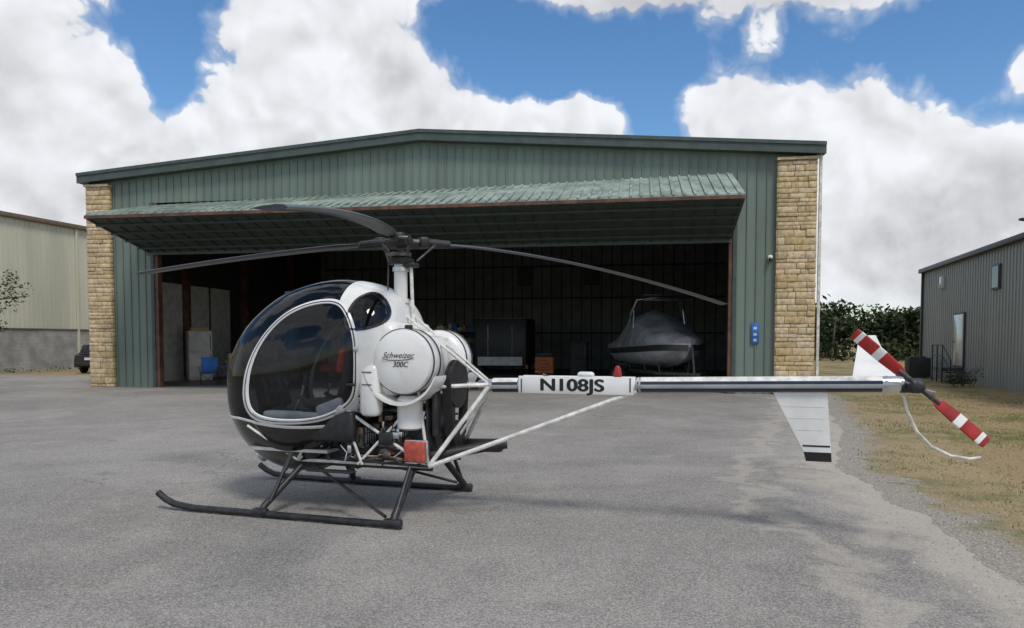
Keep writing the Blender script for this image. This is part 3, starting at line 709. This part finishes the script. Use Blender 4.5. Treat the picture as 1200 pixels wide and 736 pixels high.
DO=[(.20,1.80),(.17,1.45),(.26,1.13),(.55,.95),(.95,.90),(1.32,.93),(1.46,1.08),(1.43,1.38),(1.26,1.70),(1.0,1.95),(.68,2.07),(.38,2.05)]
def smooth_closed(P,k=12):
    out=[];n=len(P)
    for i in range(n):
        p0,p1,p2,p3=[np.array(P[(i+j)%n]) for j in (-1,0,1,2)]
        for s in range(k):
            f=s/k; out.append(.5*((2*p1)+(-p0+p2)*f+(2*p0-5*p1+4*p2-p3)*f*f+(-p0+3*p1-3*p2+p3)*f**3))
    return np.array(out)
DP_=smooth_closed(DO)
def inside(x,z,P):
    r=False;n=len(P);j=n-1
    for i in range(n):
        if (P[i][1]>z)!=(P[j][1]>z) and x<(P[j][0]-P[i][0])*(z-P[i][1])/(P[j][1]-P[i][1])+P[i][0]: r=not r
        j=i
    return r
RW=smooth_closed([(.27,1.84),(.25,2.06),(.15,2.165),(.03,2.10),(-.05,1.97),(-.03,1.87),(.12,1.81)],8)
b=MB(); vs=[]
for s in SEC:
    x,zt,zb,w_=s; zc=(zt+zb)/2; h=(zt-zb)/2
    for k in range(NA):
        a=2*math.pi*k/NA; ca,sa=math.cos(a),math.sin(a)
        vs.append((x,w_*math.copysign(abs(ca)**(2/EXn),ca),zc+h*math.copysign(abs(sa)**(2/EXn),sa)))
fm={0:[],1:[],2:[],3:[]}
for i in range(NT-1):
    for k in range(NA):
        f=(i*NA+k,(i+1)*NA+k,(i+1)*NA+(k+1)%NA,i*NA+(k+1)%NA)
        c_=sum((np.array(vs[q]) for q in f))/4; x,y,z=c_; side=abs(y)>.16
        blk=.90-.10*max(0,(1.6-x)) if x>.9 else .83
        if side and inside(x,z,DP_): m_=1
        elif side and inside(x,z,RW): m_=0
        elif x<.34 and z<1.80: m_=3 if z>.93 else 2
        elif z<blk: m_=2
        elif x<.40: m_=3
        else: m_=0
        if x<.14 and z<1.05: m_=3
        fm[m_].append(f)
b.add(vs,[],M_glass,True)
for k,mm in ((0,M_glass),(1,M_doorglass),(2,M_black),(3,M_white)):
    ki=b.mi(mm)
    for f in fm[k]: b.f.append(f); b.m.append(ki); b.sm.append(True)
b.build('cabin_shell',H)
def ribbon(b,P,w0,mat,closed=True,off=.012,side=1,shift=0):
    n=len(P); V=[];F=[]
    for i in range(n):
        a=P[(i-1)%n] if (closed or i>0) else P[i]; c_=P[(i+1)%n] if (closed or i<n-1) else P[i]
        t=np.array(c_)-np.array(a); t=t/ (np.linalg.norm(t)+1e-9); nn=np.array([-t[1],t[0]]); ww=w0(i/n) if callable(w0) else w0
        for s,of in ((-.5,off*.2),(-.35,off),(.35,off),(.5,off*.2)):
            q=np.array(P[i])+nn*(s*ww+shift); V.append((q[0],side*(S(q[0],q[1])+of),q[1]))
    for i in range(n if closed else n-1):
        j=(i+1)%n
        for k in range(3): F.append((i*4+k,i*4+k+1,j*4+k+1,j*4+k))
    b.add(V,F,mat,True)
b=MB()
for s in (1,-1):
    ribbon(b,DP_,lambda t:.05+.05*math.exp(-((t-.5)/.12)**2),M_white,side=s)
    ribbon(b,DP_,.010,M_black,side=s,off=.018)
    ribbon(b,RW,.03,M_black,side=s)
    bl=[(x,.90-.10*max(0,(1.6-x))) for x in np.linspace(1.90,1.35,24)]; ribbon(b,bl,.028,M_white,closed=False,side=s)
    for k,(zz,ww) in enumerate(((1.03,.04),(1.105,.032),(1.17,.022))):
        st_=[(x,zz+(x-.12)*-.12) for x in np.linspace(.225-.01*k,-.0,10)]; ribbon(b,st_,ww,M_strip,closed=False,side=s,off=.006)
    bl=[(x,.845+.03*((x-.9)/.5)**2) for x in np.linspace(.42,1.40,24)]; ribbon(b,bl,.03,M_white,closed=False,side=s,off=.006)
    b.box((.22,s*(S(.22,1.3)+.03),1.28),(.10,.02,.03),M_blackm,bev=.008)
    for z in (1.62,1.2): b.box((.165,s*(S(.165,z)+.015),z),(.05,.02,.05),M_alu,bev=.006)
cl=[(SEC[i,0]+.002,SEC[i,1]) for i in range(2,int(NT*.62))]
b.loft([[(p[0]+.004,-.018,p[1]+.004),(p[0]+.008,-.014,p[1]+.008),(p[0]+.008,.014,p[1]+.008),(p[0]+.004,.018,p[1]+.004)] for p in cl],M_blackm,closed=False,cap=False)
b.build('door_frames',H)
b=MB()
b.box((.55,0,.86),(.6,1.1,.30),M_blackm,bev=.04)
for y in (-.33,0.0,.33):
    b.box((.62,y,1.05),(.48,.31,.10),M_seat,rot=(0,-6,0),bev=.04); b.box((.36,y,1.42),(.10,.31,.68),M_seat,rot=(0,-12,0),bev=.045)
b.box((1.05,0,.60),(.95,.98,.03),M_floor_in)
for s in (1,-1): b.box((1.0,s*.44,.74),(.7,.03,.2),M_floor_in,bev=.01); b.box((.90,s*.50,.95),(.72,.14,.09),M_floor_in,bev=.02); b.box((.50,s*.53,1.03),(.30,.08,.16),M_floor_in,rot=(0,20,0),bev=.03)
b.box((1.55,0,.80),(.22,.24,.42),M_blackm,bev=.03); b.box((1.56,0,1.20),(.16,.42,.46),M_blackm,rot=(0,14,0),bev=.04)
for y in (-.12,.0,.12):
    for z in (1.12,1.26): b.lathe([(0,.045),(.012,.045),(.012,.036),(.004,.034),(.004,0)],(1.47,y,z),(-1,0,.2),M_steel,14)
for y in (.25,-.25):
    b.tube([(1.1,y,.62),(1.12,y,.95),(1.02,y,1.12),(.98,y,1.28)],.014,M_alu,8); b.tube([(.98,y,1.24),(.97,y,1.36)],.022,M_blackm,8)
    b.tube([(.45,y+.17,.95),(.85,y+.17,1.1)],.014,M_steel,8); b.tube([(.8,y+.17,1.08),(.95,y+.17,1.14)],.02,M_blackm,8)
    for dy in (-.1,.1): b.box((1.42,y+dy,.75),(.03,.07,.12),M_alu,rot=(0,30,0),bev=.01); b.tube([(1.42,y+dy,.75),(1.55,y+dy,.65)],.008,M_steel,6)
    b.tube([(.33,y+.1,1.8),(.42,y+.09,1.5),(.55,y+.06,1.14)],.02,M_redc,4)
    b.lathe([(-.03,0),(-.03,.06),(-.01,.085),(.01,.085),(.03,.06),(.03,0)],(.42,y-.05,1.62),(1,0,.2),M_blackm,16)
b.box((.44,.36,1.50),(.09,.24,.26),M_red,rot=(0,-12,10),bev=.04); b.lathe([(0,.05),(.3,.05),(.34,.03),(.36,.015),(.36,0)],(.9,.05,.62),(0,0,1),M_red,14)
b.box((.18,0,1.5),(.04,1.0,1.0),M_blackm,bev=.01)
for s in (1,-1): b.tube([(.2,s*.38,2.1),(.2,s*.46,1.5),(.2,s*.45,1.0)],.02,M_steel,8)
b.box((1.0,0,2.2),(.7,.1,.05),M_blackm,bev=.01)
b.build('cabin_interior',H)
b=MB()
b.box((-.02,0,1.52),(.30,.95,.75),M_white,bev=.10); b.box((-.22,0,1.5),(.5,.5,.5),M_white,bev=.08)
b.box((.05,0,2.00),(.24,.24,.32),M_white,bev=.08)
for s in (1,-1):
    rr=[]
    for k in range(13):
        a=R(200+k*12); x=-.26+.385*math.cos(a); z=1.50+.385*math.sin(a); rr.append([(x,s*.30,z),(x,s*.58,z),(x,s*.58,z-.03),(x,s*.30,z-.03)])
    b.loft(rr,M_white)
    b.box((.07,s*.5,1.22),(.2,.16,.5),M_white,bev=.05)
    # seam lines / vents on the fairing
    for z in (1.70,1.58): b.box((.075,s*.583,z-.3),(.10,.006,.008),M_blackm)
b.build('rear_body',H)
b=MB()
for s in (1,-1):
    pr=[(.0,0),(.0,.14),(.015,.25),(.045,.295),(.08,.31),(.26,.31),(.30,.295),(.325,.25),(.34,.12),(.342,0)]
    b.lathe(pr,(-.27,s*.24,1.50),(0,s,0),M_white,48)
    for dd in (.10,.25): b.lathe([(dd-.012,.312),(dd-.012,.317),(dd+.012,.317),(dd+.012,.312)],(-.27,s*.24,1.50),(0,s,0),M_steel,48)
    b.lathe([(0,.04),(.04,.04),(.05,.03),(.05,0)],(-.27,s*.38,1.80),(0,0,1),M_blackm,14)
b.build('fuel_tanks',H)
text('Schweizer','tank_script',H,(-.25,.586,1.56),(90,0,180),.078,M_txt,shear=.5)
for q in (0,.002): text('300C','tank_model_number',H,(-.28+q,.586+q*.1,1.475),(90,0,180),.072,M_txt,shear=.2)
b=MB(); b.tube([(-.09,.5845,1.528),(-.16,.5848,1.516),(-.27,.5850,1.516),(-.36,.5848,1.522),(-.42,.5845,1.54)],.003,M_txt,4); b.build('tank_swoosh',H)
b=MB()
b.tube([(0,0,1.7),(0,0,2.48)],.068,M_white,20); b.tube([(0,0,2.08),(0,0,2.12)],.088,M_white,20); b.tube([(0,0,2.40),(0,0,2.44)],.084,M_alu,20)
b.tube([(0,0,2.5),(0,0,2.78)],.035,M_steel,16)
b.lathe([(0,0),(0,.12),(.03,.135),(.05,.135),(.06,.11),(.06,0)],(0,0,2.47),(0,0,1),M_blackm,28)
b.lathe([(0,0),(0,.11),(.035,.11),(.05,.08),(.05,0)],(0,0,2.55),(0,0,1),M_steel,24)
b.lathe([(0,0),(0,.10),(.02,.12),(.09,.12),(.11,.10),(.11,.05),(.15,.05),(.16,0)],(0,0,2.64),(0,0,1),M_blackm,24)
b.tube([(-.15,.02,1.75),(-.125,.02,2.48)],.018,M_whitetube,8); b.tube([(.10,.10,2.0),(.09,.09,2.48)],.008,M_steel,8)
b.box((-.12,0,2.46),(.12,.14,.05),M_blackm,bev=.015)
BL=[(151.7-162,.14),(23.3-162,.54),(270-162,.38)]
for (ang,dr) in BL:
    a=R(ang); ca,sa=math.cos(a),math.sin(a); P=lambda r,t,z:(ca*r-sa*t,sa*r+ca*t,z)
    b.tube([P(.08,0,2.70),P(.30,0,2.70)],.036,M_steel,12); b.tube([P(.24,0,2.70),P(.52,0,2.695)],[.052,.040],M_blackm,12)
    b.box(P(.24,0,2.70),(.10,.14,.11),M_blackm,rot=(0,0,ang),bev=.02)
    b.tube([P(.12,.12,2.69),P(.40,.13,2.69)],.028,M_blackm,10); b.tube([P(.40,.13,2.69),P(.42,0,2.69)],.014,M_steel,8)
    b.tube([P(.14,-.10,2.50),P(.32,-.13,2.66)],.011,M_steel,8); b.tube([P(.32,-.13,2.66),P(.34,0,2.68)],.014,M_steel,8)
    b.tube([P(.06,.06,2.56),P(.13,.10,2.66)],.012,M_steel,8)
b.build('rotor_mast_and_hub',H)
b=MB()
af=[(.085,0),(.07,.010),(.03,.0135),(-.03,.009),(-.088,.001),(-.088,-.001),(-.03,-.009),(.03,-.0135),(.07,-.010)]
Rr=4.07
for (ang,dr) in BL:
    a=R(ang); ca,sa=math.cos(a),math.sin(a); rings=[]
    for i in range(26):
        r=.5+(Rr-.5)*i/25; sc_=min(1,.35+ (r-.5)*2.2); z=2.695-dr*((r-.4)/(Rr-.4))**1.7; tw=R(9-7*r/Rr)
        rings.append([(ca*r-sa*(q[0]*sc_),sa*r+ca*(q[0]*sc_),z+q[1]*min(1.2,sc_+.2)+q[0]*math.sin(tw)) for q in af])
    b.loft(rings,M_blade)
b.build('main_rotor_blades',H)
b=MB()
def bz(x): return 1.262+(-x-.95)*.0205
b.tube([(-.85,0,bz(-.85)),(-1.0,0,bz(-1)),(-4.55,0,bz(-4.55)),(-4.6,0,bz(-4.6))],[.05,.064,.068,.06],M_alu,28)
def arc(b,x0,x1,r,a0,a1,mat):
    n=10; rings=[]
    for x in (x0,x1): rings.append([(x,r*math.cos(R(a0+(a1-a0)*k/n)),bz(x)+r*math.sin(R(a0+(a1-a0)*k/n))) for k in range(n+1)])
    b.loft([[ (p[0],p[1]*1.0,p[2]) for p in r_] for r_ in rings],mat,cap=False,closed=False)
M_silver=pmat('silver_paint',(.45,.46,.48),.35,.3,var=.1,scale=4)
# arcs: 90 deg = +y side measured from +z (near side of the boom)
def arc2(x0,x1,r,e0,e1,mat):
    # e = elevation in degrees on both sides of the tube
    for s in (1,-1):
        rings=[]
        for x in (x0,x1): rings.append([(x,s*r*math.cos(R(e0+(e1-e0)*k/8)),bz(x)+r*math.sin(R(e0+(e1-e0)*k/8))) for k in range(9)])
        b.loft(rings,mat,cap=False,closed=False)
for (x0,x1) in ((-2.41,-4.44),(-1.0,-1.26)):
    arc2(x0,x1,.0705,-75,-28,M_strip); arc2(x0,x1,.0703,-26,2,M_silver); arc2(x0,x1,.0705,4,26,M_strip); arc2(x0,x1,.0703,28,89,M_whitetube)
for x in (-2.43,-4.47): b.tube([(x-.01,0,bz(x)),(x+.01,0,bz(x))],.0718,M_alu,28)
b.build('tail_boom',H)
b=MB()
for s in (1,-1): b.box((-1.83,s*.077,bz(-1.83)),(1.10,.012,.165),M_white,bev=.005)
arc(b,-1.27,-2.39,.0735,-60,240,M_white)
for s in (1,-1):
    for x in (-1.31,-2.35): b.box((x,s*.0845,bz(x)),(.012,.003,.13),M_steel)
b.build('registration_panel',H)
bo=[(-.008,0),(.008,0),(0,.0035),(0,-.0035),(-.004,.002),(.004,.002),(-.004,-.002),(.004,-.002)]
for i,(dx,dz) in enumerate(bo):
    text('N108JS','registration_number',H,(-1.80+dx,.0842+.0003*i,bz(-1.8)-.003+dz),(90,0,180),.160,M_txt,sx=1.30)
    text('N108JS','registration_number_far',H,(-1.80+dx,-.0842-.0003*i,bz(-1.8)-.003+dz),(90,0,0),.160,M_txt,sx=1.30)
b=MB()
b.lathe([(0,.035),(.03,.040),(.05,.035),(.09,.030),(.11,.018),(.115,0)],(-2.22,0,bz(-2.2)+.065),(0,0,1),M_red,18)
b.box((-1.92,0,bz(-1.9)+.095),(.16,.07,.06),M_white,bev=.025); b.tube([(-1.6,0,bz(-1.6)+.06),(-1.5,0,bz(-1.6)+.1)],.012,M_steel,6)
b.build('beacon_and_antenna',H)
def slabpoly(b,pts,nrm,t,mat):
    nv=Vector(nrm).normalized()*t/2; A=[Vector(p)+nv for p in pts]; B=[Vector(p)-nv for p in pts]; n=len(pts)
    b.add(A+B,[tuple(range(n)),tuple(range(n,2*n))[::-1]]+[(i,n+i,n+(i+1)%n,(i+1)%n) for i in range(n)],mat)
b=MB()
z0=bz(-3.8)-.06
slabpoly(b,[(-3.58,0,z0),(-4.02,0,z0),(-4.06,0,z0-.52),(-3.84,0,z0-.52)],(0,1,0),.035,M_white)
slabpoly(b,[(-3.84,0,z0-.522),(-4.06,0,z0-.522),(-4.065,0,z0-.60),(-3.86,0,z0-.60)],(0,1,0),.04,M_black)
slabpoly(b,[(-3.83,.019,z0-.46),(-4.05,.019,z0-.46),(-4.05,.019,z0-.475),(-3.833,.019,z0-.475)],(0,1,0),.002,M_blackm)
for k in range(3): slabpoly(b,[(-3.66-k*.055,.019,z0-.13-.1*k),(-4.0,.019,z0-.13-.1*k),(-4.0,.019,z0-.132-.1*k),(-3.66-k*.055,.019,z0-.132-.1*k)],(0,1,0),.002,M_whitetube)
b.tube([(-3.60,0,z0),(-3.85,0,z0-.52)],.018,M_white,8)
b.build('lower_vertical_fin',H)
b=MB()
zs=bz(-4.4)
P4=[(-4.22,-.05,zs+.04),(-4.56,-.05,zs+.04),(-4.50,-.80,zs+.40),(-4.36,-.80,zs+.40)]
nn=(Vector(P4[1])-Vector(P4[0])).cross(Vector(P4[3])-Vector(P4[0]))
slabpoly(b,P4,nn,.035,M_white)
b.build('horizontal_stabilizer',H)
b=MB()
tx,tz=-4.68,bz(-4.6)-.01
b.tube([(tx+.1,0,tz),(tx-.06,0,tz)],.062,M_blackm,16); b.tube([(tx,0,tz),(tx,.2,tz)],.03,M_steel,14); b.box((tx,.06,tz),(.13,.10,.12),M_blackm,bev=.03)
b.lathe([(0,.045),(.05,.045),(.06,.03),(.06,0)],(tx,.17,tz),(0,1,0),M_blackm,16)
th=R(-42)
for s in (1,-1):
    dx,dz=-math.cos(th)*s,math.sin(th)*s; px,pz=-dz,dx
    b.tube([(tx,.2,tz),(tx+dx*.2,.2,tz+dz*.2)],.022,M_steel,10); b.tube([(tx+dx*.02,.13,tz+dz*.02),(tx+dx*.12-px*.05,.19,tz+dz*.12-pz*.05)],.008,M_alu,6)
    seg=[(.14,.20,M_red),(.20,.36,M_red),(.36,.43,M_white),(.43,.57,M_red),(.57,.61,M_white),(.61,.65,M_red)]
    for (r0,r1,mm) in seg:
        rings=[]
        for r in (r0,r1):
            ch=.35+.65*min(1,(r-.14)/.08); ch*=(1 if r<.64 else .85)
            rings.append([(tx+dx*r+px*q[0]*.58*ch,.2+q[1]*.8+q[0]*.12,tz+dz*r+pz*q[0]*.58*ch) for q in af])
        b.loft(rings,mm)
b.build('tail_rotor',H)
b=MB()
gp=[(tx+.08,.0,tz-.05),(tx+.04,.0,tz-.22),(tx-.03,0,tz-.38),(tx-.14,0,tz-.50),(tx-.28,0,tz-.57),(tx-.42,0,tz-.59),(tx-.50,0,tz-.575)]
b.tube(gp,.013,M_guard,8)
b.build('tail_rotor_guard',H)
b=MB()
for s in (1,-1):
    y=s*.88; x0=-.42 if s>0 else -.30; xf=2.1 if s>0 else 2.2
    b.tube([(x0,y,.04),(x0+.02,y,.035),(0.8,y,.035),(xf-.25,y,.037),(xf-.02,y,.06),(xf+.10,y,.105),(xf+.19,y,.165)],[.034]*7,M_skid,14)
    for x in (-.25,.5,1.2,1.7): b.box((x,y,.006),(.35,.05,.012),M_steel)
    b.tube([(.92,s*.36,.46),(1.06,s*.84,.10),(1.07,s*.87,.05)],[.030,.034,.03],M_skid,12); b.tube([(-.30,s*.36,.46),(-.34,s*.84,.10),(-.34,s*.87,.05)],[.034,.038,.034],M_skid,12)
    b.box((1.07,s*.88,.05),(.16,.085,.08),M_skid,bev=.02); b.box((-.34,s*.88,.05),(.18,.085,.08),M_skid,bev=.02)
    b.tube([(.80,s*.36,.44),(.25,s*.62,.26),(-.26,s*.86,.10)],.016,M_skid,8)
    b.tube([(1.02,s*.80,.14),(.97,s*.52,.55)],.020,M_skid,10); b.tube([(.985,s*.60,.42),(.96,s*.52,.58)],.026,M_blackm,10)
    b.tube([(-.34,s*.80,.14),(-.34,s*.52,.50)],.020,M_skid,10)
    b.tube([(1.02,s*.36,.47),(-.50,s*.36,.47)],.026,M_skid,10)
    b.tube([(1.1,s*.30,.50),(.2,s*.42,.52),(-.48,s*.42,.50)],.014,M_skid,8)
for x in (.92,-.30,.3): b.tube([(x,-.38,.46),(x,.38,.46)],.032,M_skid,12)
b.box((.45,.62,.44),(.5,.10,.02),M_skid,bev=.006); b.tube([(.6,.38,.46),(.6,.62,.44)],.012,M_skid,6); b.tube([(.3,.38,.46),(.3,.62,.44)],.012,M_skid,6)
b.build('landing_gear',H)
b=MB()
def T(a,c_,r=.016,m_=M_whitetube): b.tube([a,c_],r,m_,8)
for s in (1,-1):
    T((-.47,s*.38,.49),(-2.40,s*.03,bz(-2.4)-.06),.022)
    T((-.47,s*.38,.49),(-.96,s*.06,bz(-.96)-.02),.022)
    T((-.47,s*.38,.49),(-.35,s*.34,1.2),.016); T((-.96,s*.05,1.27),(-.45,s*.30,1.25),.02); T((-.96,s*.05,1.28),(-.10,s*.10,1.95),.014)
    T((-.47,s*.40,.49),(.35,s*.49,1.02),.016); T((-.47,s*.38,.49),(.95,s*.38,.49),.018); T((.95,s*.42,.49),(.40,s*.52,1.04),.016); T((.95,s*.38,.49),(.20,s*.36,.49),.016)
    T((.95,s*.44,.50),(1.45,s*.56,.84),.013); T((.95,s*.44,.50),(.62,s*.56,.90),.013); T((.20,s*.46,.49),(.40,s*.50,1.04),.014); T((.25,s*.46,.49),(-.35,s*.44,1.1),.014)
T((-.96,0,1.22),(-.47,0,.52),.014)
T((-.47,-.38,.49),(-.47,.38,.49),.02); T((.95,-.38,.49),(.95,.38,.49),.02); T((-.35,-.34,1.2),(-.35,.34,1.2),.016)
b.build('tubular_frame',H)
b=MB()
b.box((.05,0,.72),(.85,.36,.34),M_steel,bev=.04); b.lathe([(0,.17),(.06,.19),(.08,.19),(.12,.12),(.12,0)],(-.38,0,.76),(-1,0,0),M_steel,24)
for s in (1,-1):
    for x in (.30,-.06):
        for k in range(9): b.box((x,s*(.18+.024*k),.74),(.20-.01*(k%2),.010,.20),M_steel if k%2 else M_alu,bev=.003)
        b.box((x,s*.42,.74),(.19,.07,.18),M_steel,bev=.03); b.box((x,s*.465,.76),(.15,.03,.12),M_blackm,bev=.012)
        b.tube([(x,s*.40,.66),(x-.02,s*.44,.57),(x-.15,s*.40,.54),(-.35,s*.30,.56)],.024,M_rust,8)
        b.tube([(x+.05,s*.40,.82),(x+.06,s*.40,.92),(x+.02,s*.2,.97),(.1,0,.95)],.02,M_alu,8)
        for q in (-.05,.04): b.tube([(x+q,s*.44,.80),(x+q-.03,s*.47,.90),(x+q-.10,s*.30,.98),(-.1,s*.1,1.0)],.006,M_blackm,5)
    b.tube([(.35,s*.45,.55),(.0,s*.48,.52),(-.3,s*.42,.55)],.010,M_blackm,6)
    b.lathe([(0,.07),(.1,.07),(.11,.06),(.11,0)],(.5,s*.2,.8),(1,0,0),M_blackm,16)
    b.tube([(.5,s*.25,1.0),(.42,s*.35,.85),(.5,s*.33,.66),(.62,s*.2,.60)],.018,M_blackm,8)
b.lathe([(0,0),(0,.09),(.02,.125),(.30,.125),(.33,.09),(.33,0)],(-.27,.36,.84),(0,0,1),M_white,28)
b.tube([(-.30,.30,.56),(-.6,.2,.60),(-.95,.0,.66),(-1.12,-.05,.68)],[.05,.055,.05,.045],M_blackm,14)
b.lathe([(0,0),(0,.06),(.03,.07),(.42,.07),(.45,.06),(.45,0)],(-.55,-.25,.62),(-1,0,.03),M_blackm,20)
b.box((-.36,.45,.64),(.22,.05,.20),M_redc,rot=(0,0,-6),bev=.015); b.box((-.36,.40,.64),(.24,.06,.22),M_alu,bev=.01)
for z,r in ((.76,.15),(1.27,.24)):
    b.lathe([(0,0),(0,r*.4),(.01,r),(.03,r),(.035,r*.93),(.055,r*.93),(.06,r),(.08,r),(.09,r*.4),(.09,0)],(-.56,0,z),(-1,0,0),M_blackm,32)
for y,yb in ((.15,.24),(-.15,-.24)):
    b.box((-.60,(y+yb)/2,1.02),(.09,.02,.53),M_rubber,rot=(-(math.degrees(math.atan2(yb-y,.51))),0,0))
b.box((-.52,.30,1.05),(.05,.12,.55),M_blackm,bev=.02)
b.box((-.44,0,.86),(.03,.70,.62),M_blackm,bev=.02); b.box((.62,0,.75),(.04,.8,.5),M_steel,bev=.01)
b.box((.05,0,1.02),(.8,.7,.03),M_steel,bev=.005)
rr=random.Random(3)
for k in range(46):
    x=rr.uniform(-.35,.58); y=rr.choice([-1,1])*rr.uniform(.25,.48); z=rr.uniform(.53,1.0)
    p1=(x,y,z); p2=(x+rr.uniform(-.2,.2),y+rr.uniform(-.05,.05),z+rr.uniform(-.12,.12)); p3=(p2[0]+rr.uniform(-.2,.2),p2[1],p2[2]+rr.uniform(-.15,.1))
    b.tube([p1,p2,p3],rr.choice([.006,.009,.013]),rr.choice([M_blackm,M_alu,M_rust,M_steel,M_blackm]),6)
for k in range(26):
    b.box((rr.uniform(-.3,.55),rr.choice([-1,1])*rr.uniform(.3,.47),rr.uniform(.55,.98)),(rr.uniform(.04,.1),rr.uniform(.03,.08),rr.uniform(.04,.1)),rr.choice([M_steel,M_alu,M_blackm,M_rust]),bev=.008)
b.build('engine',H)
b=MB()
b.lathe([(0,.07),(.05,.075),(.06,.07),(.06,0)],(1.66,0,.47),(.8,0,-.6),M_alu,18); b.tube([(1.99,.0,1.05),(2.13,0,1.02)],.008,M_steel,6)
b.build('nose_fittings',H)
